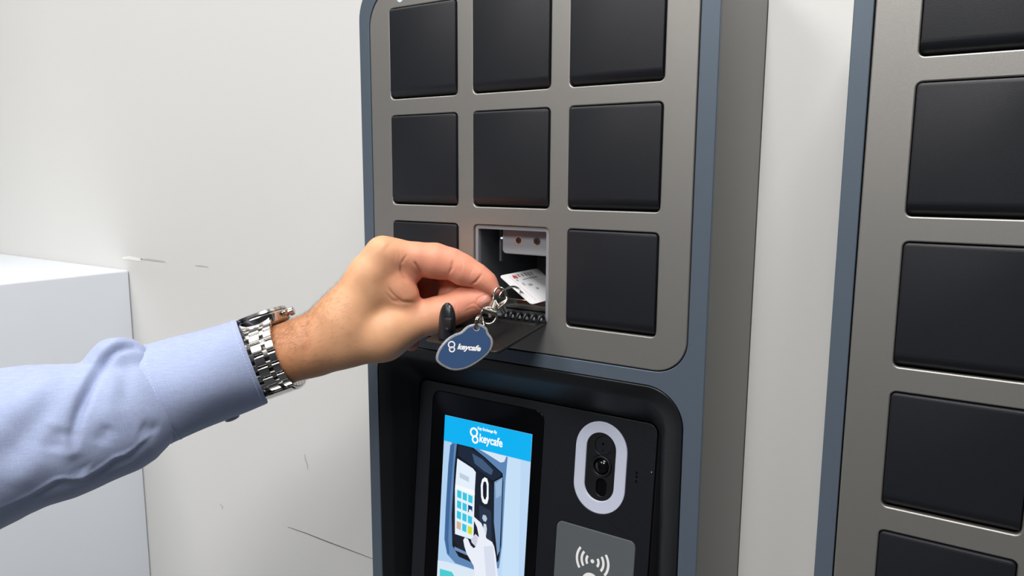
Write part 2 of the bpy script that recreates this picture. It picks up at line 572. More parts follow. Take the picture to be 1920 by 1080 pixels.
def tp(outer, holes_, y0, y1, bev=0.0):
    return plate(outer, holes_, y0, y1, bev, tilt=IY)
CAMO = rrect(158.9, 201.1, -294.2, -225.0, 21.0, 14)
CAMI = rrect(168.0, 192.0, -284.6, -233.5, 11.9, 12)
console = mk('console_face', *tp(rrect(6.2, 222.5, -406.5, -219.8, 7.2), [rrect(20.5, 130.6, -402, -226.6, 8), CAMO, rrect(146.8, 212.2, -395, -307.0, 5)], 0.0, 3.0, 0.35), M_INNER, L1, label='blue-black tilted console face')
auto(console)
mk('console_backing', *tp(rrect(8, 221, -405, -221, 7), [], 4.0, 5.0), M_DARK, L1)
scr = mk('touch_screen', *tp(rrect(21.0, 130.1, -401.6, -227.0, 7.6), [], 0.25, 3.0, 0.2), M_GLASS, L1, label='black glass touch screen')
auto(scr)
auto(mk('camera_ring', *tp(rrect(159.2, 200.8, -293.9, -225.3, 20.7, 14), [CAMI], -0.5, 3.0, 0.5), M_RING, L1, label='pale frosted oval light ring'))
camm = mk('camera_module', *tp(CAMI, [rrect(174.5, 187.7, -250, -236.5, 6.0), circ(180.8, -258.6, 8.2, 32), rrect(177.3, 186.0, -281, -267.5, 4.3)], 0.6, 3.5, 0.3), M_BOWL, L1, label='black camera module inside the oval ring')
auto(camm)
mk('camera_backing', *tp(rrect(169, 191, -283, -235, 10.9), [], 3.2, 3.8), M_DARK, camm)
auto(mk('sensor_window', *tp(rrect(174.7, 187.5, -249.8, -236.7, 5.9), [circ(180.9, -242.2, 1.1, 14), circ(180.9, -247.2, 0.5, 10)], 1.1, 2.0, 0.1), M_INNER, camm))
auto(mk('lens_barrel', *tp(circ(180.8, -258.6, 8.0, 32), [circ(180.8, -258.6, 6.2, 32)], -0.2, 3.2, 0.4), M_BOWL, camm))
def dome(cx, cz, r, h, yoff):
    vs, fs = [(cx, IY(cz) + yoff - h, cz)], []
    rings, n = 8, 28
    for i in range(1, rings + 1):
        a = math.pi / 2 * i / rings
        for k in range(n):
            b = 2 * math.pi * k / n
            x, z = cx + r * math.sin(a) * math.cos(b), cz + r * math.sin(a) * math.sin(b)
            vs.append((x, IY(z) + yoff - h * math.cos(a), z))
    for k in range(n):
        fs.append([0, 1 + k, 1 + (k + 1) % n])
    for i in range(rings - 1):
        for k in range(n):
            k2 = (k + 1) % n
            fs.append([1 + i * n + k, 1 + (i + 1) * n + k, 1 + (i + 1) * n + k2, 1 + i * n + k2])
    return vs, fs
mk('camera_lens', *dome(180.8, -258.6, 6.1, 3.6, 2.2), M_GLASS, camm, smooth=True, label='glossy round camera lens')
auto(mk('flash_window', *tp(rrect(177.6, 185.7, -280.7, -267.8, 4.0), [], 1.8, 2.6, 0.2), M_GLASS, camm))
mk('speaker_slit', *tp(rrect(208.3, 209.7, -258.0, -255.9, 0.4, 3), [], -0.03, 0.2), M_GLASS, L1)
for zc in (-260.0, -263.2):
    mk('speaker_slit', *tp(rrect(208.3, 209.7, zc - 1.0, zc + 1.1, 0.4, 3), [], -0.03, 0.2), M_GLASS, L1)
mk('pin_light', *tp(circ(220.0, -254.0, 0.35, 8), [], -0.05, 0.2), M_RING, L1)
rf = mk('card_reader', *tp(rrect(147.1, 211.9, -394.6, -307.3, 4.8), [], -0.3, 3.0, 0.4), M_RFID, L1, label='grey contactless reader plate with white wave symbol')
auto(rf)
sym = []
def arc(cx, cz, r, a0, a1, w, n=14):
    outr, innr = [], []
    for i in range(n + 1):
        a = math.radians(a0 + (a1 - a0) * i / n)
        outr.append((cx + (r + w) * math.cos(a), cz + (r + w) * math.sin(a)))
        innr.append((cx + (r - w) * math.cos(a), cz + (r - w) * math.sin(a)))
    return outr + innr[::-1]
scx, scz = 179.0, -330.6
for r_ in (5.0, 9.0, 13.0):
    sym.append(tp(arc(scx, scz, r_, -37, 37, 0.95), [], -0.38, -0.2))
    sym.append(tp(arc(scx, scz, r_, 143, 217, 0.95), [], -0.38, -0.2))
sym.append(tp(circ(scx, scz, 1.5, 16), [], -0.38, -0.2))
sym.append(tp(circ(scx - 0.5, -347.2, 7.4, 32), [], -0.38, -0.2))
sym.append(tp(rrect(scx - 5, scx + 4, -372, -350, 3), [], -0.38, -0.2))
mk('wave_symbol', *join(sym), M_WHITE, rf, label='white contactless wave symbol')

# --- what the screen shows
EM = {}
def em(c):
    if c not in EM:
        EM[c] = emit('screen_colour', c, 0.93)
    return EM[c]
LAY = [0.0]
def sgeo(poly, colr):
    LAY[0] += 0.006
    y = 0.2 - LAY[0]
    vs, fs = plate([tuple(p) for p in poly], [], y, y + 0.003, 0.0, tilt=IY)
    return vs, fs, em(colr)
def sjoin(name, items, parent, label=None):
    vs, fs, fm, mats = [], [], [], []
    for v, f_, m in items:
        if m not in mats:
            mats.append(m)
        o = len(vs)
        vs += v
        fs += [[i + o for i in q] for q in f_]
        fm += [mats.index(m)] * len(f_)
    return mk(name, vs, fs, mats, parent, fm=fm, label=label)
DX0, DX1, DZ0, DZ1 = 34.4, 120.5, -397.0, -246.2
items = [sgeo([(DX0, DZ0), (DX1, DZ0), (DX1, DZ1), (DX0, DZ1)], (176, 208, 240))]
PIC = [
 ([(91.48, -258.37), (121.2, -254.43), (125.21, -369.82), (96.23, -378.89)], [186, 214, 243]),
 ([(98.61, -268.51), (111.21, -267.2), (115.98, -372.71), (99.44, -377.89)], [196, 222, 246]),
 ([(42.91, -267.37), (40.31, -287.97), (39.84, -325.63), (40.05, -351.76), (43.7, -363.87), (52.95, -369.19), (73.79, -368.8), (96.65, -360.6), (98.31, -341.37), (98.06, -289.1), (98.95, -268.71), (63.69, -266.03)], [92, 132, 178]),
 ([(41.34, -270.54), (40.31, -287.97), (40.19, -325.54), (40.76, -351.57), (44.0, -363.06), (46.38, -363.83), (44.29, -350.6), (44.05, -313.03), (45.62, -268.25)], [60, 100, 150]),
 ([(66.26, -266.21), (76.59, -269.67), (92.56, -274.58), (96.03, -273.15), (97.65, -268.44), (68.89, -267.5)], [214, 228, 244]),
 ([(48.18, -267.03), (63.8, -267.69), (76.84, -273.37), (95.06, -282.94), (96.15, -289.54), (97.35, -341.64), (95.92, -354.55), (90.87, -360.22), (73.47, -363.91), (56.06, -362.51), (48.86, -355.15), (46.53, -329.73), (46.88, -287.98)], [9, 14, 26]),
 ([(49.7, -268.86), (62.51, -268.8), (74.32, -273.34), (94.14, -283.69), (92.69, -286.21), (85.78, -290.82), (68.31, -284.7), (49.91, -277.63)], [24, 36, 56]),
 ([(64.14, -272.96), (74.48, -275.68), (85.71, -282.26), (84.36, -286.71), (76.76, -284.93), (67.21, -280.73)], [62, 88, 120]),
 ([(87.48, -291.54), (95.26, -285.91), (95.86, -314.37), (96.34, -346.08), (94.36, -350.82), (89.32, -324.36)], [118, 150, 190]),
 ([(88.54, -292.67), (94.7, -287.13), (94.8, -300.85), (90.0, -304.77)], [150, 180, 214]),
 ([(49.66, -279.1), (68.36, -285.39), (82.47, -290.74), (86.87, -297.21), (90.91, -343.43), (90.32, -351.98), (57.46, -357.07), (49.02, -349.31), (47.18, -306.53)], [18, 26, 42]),
 ([(49.38, -280.3), (65.8, -285.25), (68.85, -287.67), (68.82, -302.86), (70.15, -344.38), (51.02, -344.43), (48.58, -306.21)], [226, 238, 250]),
 ([(52.56, -291.58), (62.38, -293.34), (62.65, -297.52), (52.83, -295.79)], [190, 205, 222]),
 ([(49.27, -306.04), (69.09, -307.02), (68.83, -303.14), (48.7, -302.59)], [244, 248, 252]),
 ([(77.92, -289.83), (80.45, -290.37), (82.04, -294.18), (82.85, -306.5), (81.81, -310.94), (79.53, -311.78), (77.11, -310.7), (75.51, -306.88), (74.55, -297.31), (75.56, -292.18)], [240, 248, 255]),
 ([(78.13, -293.13), (79.67, -293.61), (80.53, -296.61), (80.91, -304.88), (79.95, -308.05), (78.43, -307.86), (77.24, -305.07), (76.58, -297.53), (77.03, -294.21)], [14, 20, 34]),
 ([(73.93, -313.59), (84.79, -315.78), (86.18, -316.82), (88.36, -344.84), (82.25, -343.03), (75.72, -330.72)], [36, 48, 70]),
 ([(78.45, -320.88), (81.13, -320.89), (82.62, -323.31), (81.47, -326.12), (79.11, -325.9), (77.64, -323.89)], [180, 196, 216]),
 ([(79.59, -328.02), (81.93, -327.97), (82.84, -331.65), (82.54, -337.34), (80.48, -336.49), (79.22, -332.61)], [205, 216, 230]),
 ([(51.18, -355.22), (64.4, -356.54), (72.18, -357.17), (72.25, -358.29), (63.68, -358.89), (51.36, -358.07)], [110, 140, 180]),
 ([(51.06, -306.48), (55.47, -307.01), (55.7, -313.23), (51.28, -312.73)], [52, 196, 222]),
 ([(56.87, -307.11), (61.24, -307.63), (61.46, -313.82), (57.1, -313.32)], [52, 196, 222]),
 ([(62.62, -307.72), (66.95, -308.24), (67.18, -314.4), (62.85, -313.91)], [52, 196, 222]),
 ([(51.45, -315.27), (55.86, -315.76), (56.08, -322.0), (51.67, -321.52)], [52, 196, 222]),
 ([(57.26, -315.85), (61.63, -316.34), (61.85, -322.54), (57.48, -322.07)], [52, 196, 222]),
 ([(63.01, -316.42), (67.34, -316.91), (67.57, -323.08), (63.24, -322.62)], [14, 60, 110]),
 ([(51.83, -324.07), (56.25, -324.53), (56.47, -330.77), (52.06, -330.33)], [52, 196, 222]),
 ([(57.65, -324.6), (62.02, -325.06), (62.25, -331.27), (57.87, -330.84)], [52, 196, 222]),
 ([(63.4, -325.14), (67.73, -325.59), (67.96, -331.77), (63.63, -331.34)], [52, 196, 222]),
 ([(52.22, -332.88), (56.64, -333.31), (56.86, -339.55), (52.45, -339.15)], [206, 176, 150]),
 ([(58.04, -333.37), (62.41, -333.8), (62.64, -340.01), (58.26, -339.61)], [52, 196, 222]),
 ([(63.8, -333.86), (68.12, -334.28), (68.35, -340.47), (64.02, -340.07)], [204, 220, 36]),
 ([(33.32, -371.98), (44.11, -370.32), (75.51, -369.0), (76.55, -385.05), (34.6, -398.19)], [216, 230, 244]),
 ([(37.02, -378.41), (49.93, -377.49), (62.18, -389.55), (37.83, -397.17)], [70, 202, 206]),
 ([(64.6, -319.72), (66.52, -320.09), (70.09, -325.13), (77.08, -328.25), (79.88, -332.44), (83.02, -339.45), (88.77, -340.95), (90.96, -344.11), (93.07, -351.19), (98.16, -378.29), (75.89, -385.26), (71.89, -365.8), (64.49, -357.94), (61.52, -352.34), (59.97, -347.17), (61.54, -344.46), (64.69, -345.02), (67.74, -349.6), (70.93, -351.13), (72.85, -349.17), (68.59, -346.8), (67.76, -344.47), (71.84, -338.82), (75.69, -340.6), (73.15, -332.81), (67.91, -325.69), (63.92, -322.45)], [232, 236, 246]),
 ([(67.76, -344.47), (71.86, -339.1), (74.69, -340.88), (73.96, -345.32), (72.85, -349.17), (69.31, -347.31)], [206, 206, 222]),
 ([(80.83, -346.94), (89.78, -343.75), (96.23, -378.89), (86.48, -381.94)], [214, 220, 236]),
]
for poly, c in PIC:
    items.append(sgeo([(min(max(x, DX0), DX1), max(z, DZ0)) for x, z in poly], tuple(c)))
sjoin('display_picture', items, scr, 'lit picture of a hand tapping a key locker keypad')
items = [sgeo([(DX0, -268.0), (DX1, -268.0), (DX1, DZ1), (DX0, DZ1)], (0, 176, 240))]
sjoin('display_banner', items, scr, 'bright blue banner')
def stext(body, x, z, size, bold, width=1.0):
    LAY[0] += 0.006
    v, f_ = text_mesh(body, size, bold, width=width, ext=0.001)
    y = 0.2 - LAY[0]
    return [(x + a, y - c * 0.1 + IY(z + b), z + b) for a, b, c in v], f_, em((255, 255, 255))
def sring(cx, cz, r, w, colr=(255, 255, 255)):
    LAY[0] += 0.006
    y = 0.2 - LAY[0]
    vs, fs = plate(circ(cx, cz, r + w, 28), [circ(cx, cz, r - w, 28)], y, y + 0.003, tilt=IY)
    return vs, fs, em(colr)
sjoin('banner_lettering', [stext('keycafe', 70.6, -261.8, 9.6, 0.24, 0.8), stext('Key Exchange By', 68.4, -252.0, 3.3, 0.11, 0.84),
      sring(65.0, -255.2, 3.3, 0.8), sring(66.6, -260.9, 2.6, 0.75)], scr, 'white lettering keycafe with a double-ring emblem')

# --- second locker to the right
OX, OY, OZ = 368.6, -6.2, 2.3
ZB2, ZT2 = -447.0, 111.0
L2 = thing('key_locker', 'grey key locker filled with rows of closed black doors, at the right edge', 'key locker', (OX + 114, 45, ZB2))
shell(L2, OX, 0, OY, ZB2, ZT2)
P2 = rrect(OX - 22.0, OX + 249.2, -423.0, 101.0, 24, 12)
auto(mk('front_frame', *plate(rrect(OX - 32.8, OX + 261.8, ZB2, ZT2, 34, 12), [grow(P2, gap, 0, 0)], OY, OY + 3.2, 0.45), M_FRAME, L2, label='blue-grey front frame'))
h2 = [rrect(OX + PX[c][0], OX + PX[c][1], OZ + PZ[r][1], OZ + PZ[r][0], 3.2, 5) for r in range(6) for c in range(3)]
auto(mk('door_panel', *plate(P2, h2, OY, OY + 4.5, 0.8), M_PANEL, L2, label='warm grey panel around the doors'))
mk('backing', *plate(rrect(OX - 29.5, OX + 258.5, ZB2 + 4, ZT2 - 4, 20), [], OY + 9.5, OY + 11), M_DARK, L2)
add_doors(L2, OX, OZ, OY, range(3), range(6))

# ------------------------------------------------------------------ implicit surfaces for the arm
def seg_dist(P, A, B, ra, rb):
    ba = B - A
    L2 = float(ba @ ba) + 1e-9
    pa = P - A
    h = np.clip((pa @ ba) / L2, 0.0, 1.0)
    d = np.sqrt(((pa - h[..., None] * ba) ** 2).sum(-1))
    return d - (ra + (rb - ra) * h)

def smin(a, b, k):
    h = np.clip(0.5 + 0.5 * (b - a) / k, 0.0, 1.0)
    return b + (a - b) * h - k * h * (1.0 - h)

def sdf_groups(P, groups):
    # groups: list of (k_inside, k_to_rest, [(ax,ay,az,ra,bx,by,bz,rb), ...])
    out = None
    for kin, kout, prims in groups:
        g = None
        for p in prims:
            p = np.asarray(p, dtype=np.float32)
            d = seg_dist(P, p[0:3], p[4:7], p[3], p[7])
            g = d if g is None else smin(g, d, kin)
        out = g if out is None else smin(out, g, kout)
    return out


def surface_nets(groups, pad=4.0, h=1.0):
    pr = np.array([p for g_ in groups for p in g_[2]], dtype=np.float32)
    ctr = np.concatenate([pr[:, 0:3], pr[:, 4:7]])
    rad = np.concatenate([pr[:, 3], pr[:, 7]])[:, None]
    lo = (ctr - rad).min(0) - pad
    hi = (ctr + rad).max(0) + pad
    n = np.ceil((hi - lo) / h).astype(int) + 1
    F = np.empty(n, dtype=np.float32)
    ys = lo[1] + h * np.arange(n[1])
    zs = lo[2] + h * np.arange(n[2])
    YY, ZZ = np.meshgrid(ys, zs, indexing='ij')
    CH = 24
    for a in range(0, n[0], CH):
        xs = lo[0] + h * np.arange(a, min(a + CH, n[0]))
        P = np.empty((len(xs), n[1], n[2], 3), dtype=np.float32)
        P[..., 0] = xs[:, None, None]
        P[..., 1] = YY[None]
        P[..., 2] = ZZ[None]
        F[a:a + len(xs)] = sdf_groups(P, groups)
    s = F < 0
    c = np.zeros(tuple(n - 1), dtype=np.int8)
    corners = [(i, j, k) for i in (0, 1) for j in (0, 1) for k in (0, 1)]
    for i, j, k in corners:
        c += s[i:n[0] - 1 + i, j:n[1] - 1 + j, k:n[2] - 1 + k]
    act = np.argwhere((c > 0) & (c < 8))
    idx = -np.ones(tuple(n - 1), dtype=np.int64)
    idx[act[:, 0], act[:, 1], act[:, 2]] = np.arange(len(act))
    acc = np.zeros((len(act), 3))
    cnt = np.zeros(len(act))
    for a in corners:
        for ax in range(3):
            if a[ax] == 0:
                b = list(a)
                b[ax] = 1
                fa = F[act[:, 0] + a[0], act[:, 1] + a[1], act[:, 2] + a[2]]
                fb = F[act[:, 0] + b[0], act[:, 1] + b[1], act[:, 2] + b[2]]
                m = (fa < 0) != (fb < 0)
                t = np.where(m, fa / np.where(m, fa - fb, 1), 0)
                p = np.array(a, float)[None] + t[:, None] * (np.array(b, float) - np.array(a, float))[None]
                acc += p * m[:, None]
                cnt += m
    V = lo + h * (act + acc / cnt[:, None])
    faces = []
    for ax in range(3):
        o1, o2 = [(1, 2), (2, 0), (0, 1)][ax]
        sl0 = [slice(None)] * 3
        sl1 = [slice(None)] * 3
        sl0[ax] = slice(0, -1)
        sl1[ax] = slice(1, None)
        diff = s[tuple(sl0)] != s[tuple(sl1)]
        e = np.argwhere(diff)
        ok = (e[:, o1] > 0) & (e[:, o2] > 0) & (e[:, o1] < n[o1] - 1) & (e[:, o2] < n[o2] - 1)
        e = e[ok]
        ins = s[e[:, 0], e[:, 1], e[:, 2]]
        d1 = np.zeros(3, int)
        d1[o1] = 1
        d2 = np.zeros(3, int)
        d2[o2] = 1
        q = [e - d1 - d2, e - d2, e, e - d1]
        Q = np.stack([idx[v[:, 0], v[:, 1], v[:, 2]] for v in q], 1)
        Q[~ins] = Q[~ins][:, ::-1]
        faces.append(Q)
    return V, np.concatenate(faces)

def smooth_mesh(V, Fq, it=3, lam=0.5):
    n = len(V)
    E = np.concatenate([Fq[:, [0, 1]], Fq[:, [1, 2]], Fq[:, [2, 3]], Fq[:, [3, 0]]])
    E = np.concatenate([E, E[:, ::-1]])
    deg = np.bincount(E[:, 0], minlength=n).astype(float)
    for _ in range(it):
        for mu in (lam, -lam * 0.96):
            S_ = np.stack([np.bincount(E[:, 0], weights=V[E[:, 1], k], minlength=n) for k in range(3)], 1)
            V = V + mu * (S_ / deg[:, None] - V)
    return V

def normals(V, Fq):
    a = V[Fq[:, 2]] - V[Fq[:, 0]]
    b = V[Fq[:, 3]] - V[Fq[:, 1]]
    fn = np.cross(a, b)
    N = np.zeros_like(V)
    for k in range(4):
        for c in range(3):
            N[:, c] += np.bincount(Fq[:, k], weights=fn[:, c], minlength=len(V))
    return N / (np.linalg.norm(N, axis=1, keepdims=True) + 1e-9)

def poly_dist(V, pts):
    d = np.full(len(V), 1e9)
    P = np.array(pts)
    for a, b in zip(P[:-1], P[1:]):
        d = np.minimum(d, seg_dist(V, a, b, 0.0, 0.0))
    return d

def displace(V, N, lines):
    """each line: (points on the surface, height, width)"""
    off = np.zeros(len(V))
    for pts, amp, w in lines:
        P = np.array(pts)
        best = np.full(len(V), 1e9)
        tb = np.zeros(len(V))
        n = len(P) - 1
        for i in range(n):
            ba = P[i + 1] - P[i]
            h = np.clip(((V - P[i]) @ ba) / (ba @ ba + 1e-9), 0, 1)
            d = np.linalg.norm(V - P[i] - h[:, None] * ba, axis=1)
            m = d < best
            best[m] = d[m]
            tb[m] = (i + h[m]) / n
        # the crease or fold fades out towards both ends
        off += amp * np.exp(-(best / w) ** 2) * np.clip(np.sin(np.pi * (0.04 + 0.92 * tb)) * 1.25, 0, 1)
    return V + N * off[:, None], off

HAND = [
 (9, 0, [
  [-42.0, -142.9, -184.8, 21.0, -17.9, -116.2, -176.6, 20.1],
  [-17.9, -116.2, -176.6, 20.1, 1.4, -103.6, -169.5, 19.5],
  [1.4, -103.6, -169.5, 19.5, 14.4, -95.3, -163.6, 18.6],
  [-59.3, -131.0, -190.1, 21.0, -30.8, -106.0, -180.1, 20.0],
  [-30.8, -106.0, -180.1, 20.0, -9.1, -84.5, -172.6, 19.0],
  [14.3, -95.2, -162.1, 18.6, 28.5, -84.7, -147.9, 19.7],
  [28.5, -84.7, -147.9, 19.7, 42.5, -73.6, -117.2, 13.5],
  [42.5, -73.6, -117.2, 13.5, 50.5, -67.0, -102.2, 12.4],
  [-4.4, -86.1, -171.7, 18.8, 13.9, -71.1, -154.1, 20.4],
  [13.9, -71.1, -154.1, 20.4, 35.2, -51.1, -106.0, 12.5],
  [-11.8, -76.9, -174.4, 17.6, 3.0, -58.2, -163.6, 19.5],
  [3.0, -58.2, -163.6, 19.5, 20.5, -36.6, -113.1, 12.6],
  [-14.1, -74.9, -175.1, 16.9, -6.0, -49.6, -170.4, 18.2],
  [-6.0, -49.6, -170.4, 18.2, 5.2, -26.5, -122.7, 11.3],
  [11.8, -93.1, -168.2, 18.7, 28.8, -83.5, -162.8, 17.9],
  [28.8, -83.5, -162.8, 17.9, 47.2, -67.5, -159.9, 17.6],
  [47.2, -67.5, -159.9, 17.6, 53.5, -61.3, -155.2, 15.3],
  [36.6, -74.4, -133.6, 15.2, 43.1, -67.0, -129.4, 13.7],
  [43.1, -67.0, -129.4, 13.7, 52.0, -60.1, -129.5, 11.1],
  [12.7, -67.8, -164.9, 18.2, 26.7, -45.3, -156.9, 16.1],
  [26.7, -45.3, -156.9, 16.1, 28.9, -39.7, -147.3, 12.9],
 ]),
 (7, 9, [
  [52.6, -62.0, -155.9, 15.7, 65.2, -48.0, -150.2, 11.6],
  [65.2, -48.0, -150.2, 11.6, 75.9, -39.2, -146.5, 11.8],
  [75.9, -39.2, -146.5, 11.8, 84.7, -31.6, -142.4, 11.0],
 ]),
 (5, 5, [
  [50.5, -67.0, -102.2, 12.4, 57.3, -60.2, -102.3, 10.2],
  [57.3, -60.2, -102.3, 10.2, 67.2, -50.6, -104.8, 10.4],
  [67.2, -50.6, -104.8, 10.4, 76.0, -41.6, -106.6, 11.4],
  [76.0, -41.6, -106.6, 11.4, 85.5, -34.8, -109.3, 10.3],
  [85.5, -34.8, -109.3, 10.3, 93.5, -30.3, -113.4, 9.7],
  [93.5, -30.3, -113.4, 9.7, 102.5, -26.4, -117.4, 7.6],
  [102.5, -26.4, -117.4, 7.6, 108.6, -23.2, -121.9, 6.3],
  [108.6, -23.2, -121.9, 6.3, 114.1, -21.9, -127.3, 4.4],
 ]),
 (4, 4, [
  [74.6, -44.3, -109.9, 8.7, 79.2, -40.3, -111.1, 8.0],
 ]),
 (4, 4, [
  [93.7, -31.9, -116.3, 7.2, 97.7, -29.6, -117.8, 5.7],
 ]),
 (8, 9, [
  [50.1, -65.2, -110.7, 8.3, 54.9, -61.9, -116.4, 6.6],
  [54.9, -61.9, -116.4, 6.6, 59.3, -60.3, -123.5, 6.8],
  [59.3, -60.3, -123.5, 6.8, 62.1, -57.3, -130.1, 6.8],
  [62.1, -57.3, -130.1, 6.8, 61.5, -55.0, -135.5, 5.7],
 ]),
 (6, 5, [
  [49.9, -61.9, -118.7, 6.8, 53.8, -57.1, -132.8, 7.7],
  [53.8, -57.1, -132.8, 7.7, 56.7, -56.5, -140.0, 7.7],
 ]),
 (5, 3, [
  [59.2, -58.5, -106.1, 5.7, 62.7, -54.7, -111.6, 5.9],
  [62.7, -54.7, -111.6, 5.9, 64.4, -52.2, -116.7, 5.9],
 ]),
 (5, 2.0, [
  [36.5, -50.4, -106.8, 12.1, 56.4, -26.9, -108.4, 10.7],
  [56.4, -26.9, -108.4, 10.7, 68.5, -15.4, -114.3, 10.4],
  [68.5, -15.4, -114.3, 10.4, 74.2, -17.7, -127.7, 9.2],
  [74.2, -17.7, -127.7, 9.2, 73.8, -25.1, -140.9, 8.3],
 ]),
 (5, 2.0, [
  [20.5, -36.6, -113.1, 12.6, 36.3, -15.6, -120.7, 11.2],
  [36.3, -15.6, -120.7, 11.2, 46.7, -7.7, -127.1, 10.0],
  [46.7, -7.7, -127.1, 10.0, 46.3, -15.2, -140.8, 9.1],
  [46.3, -15.2, -140.8, 9.1, 43.4, -25.9, -149.9, 8.1],
 ]),
 (5, 2.0, [
  [5.2, -26.5, -122.7, 11.3, 13.5, -15.3, -143.8, 9.3],
  [13.5, -15.3, -143.8, 9.3, 26.2, -12.4, -160.2, 8.0],
  [26.2, -12.4, -160.2, 8.0, 31.9, -18.0, -171.5, 6.7],
  [31.9, -18.0, -171.5, 6.7, 36.6, -22.9, -175.9, 6.0],
 ]),
 (5, 1.2, [
  [78.4, -37.4, -145.3, 11.6, 84.7, -31.6, -142.4, 11.0],
  [84.7, -31.6, -142.4, 11.0, 91.5, -26.4, -138.1, 10.8],
  [91.5, -26.4, -138.1, 10.8, 100.8, -23.5, -135.7, 8.9],
  [100.8, -23.5, -135.7, 8.9, 106.6, -23.1, -134.4, 6.1],
 ]),
]
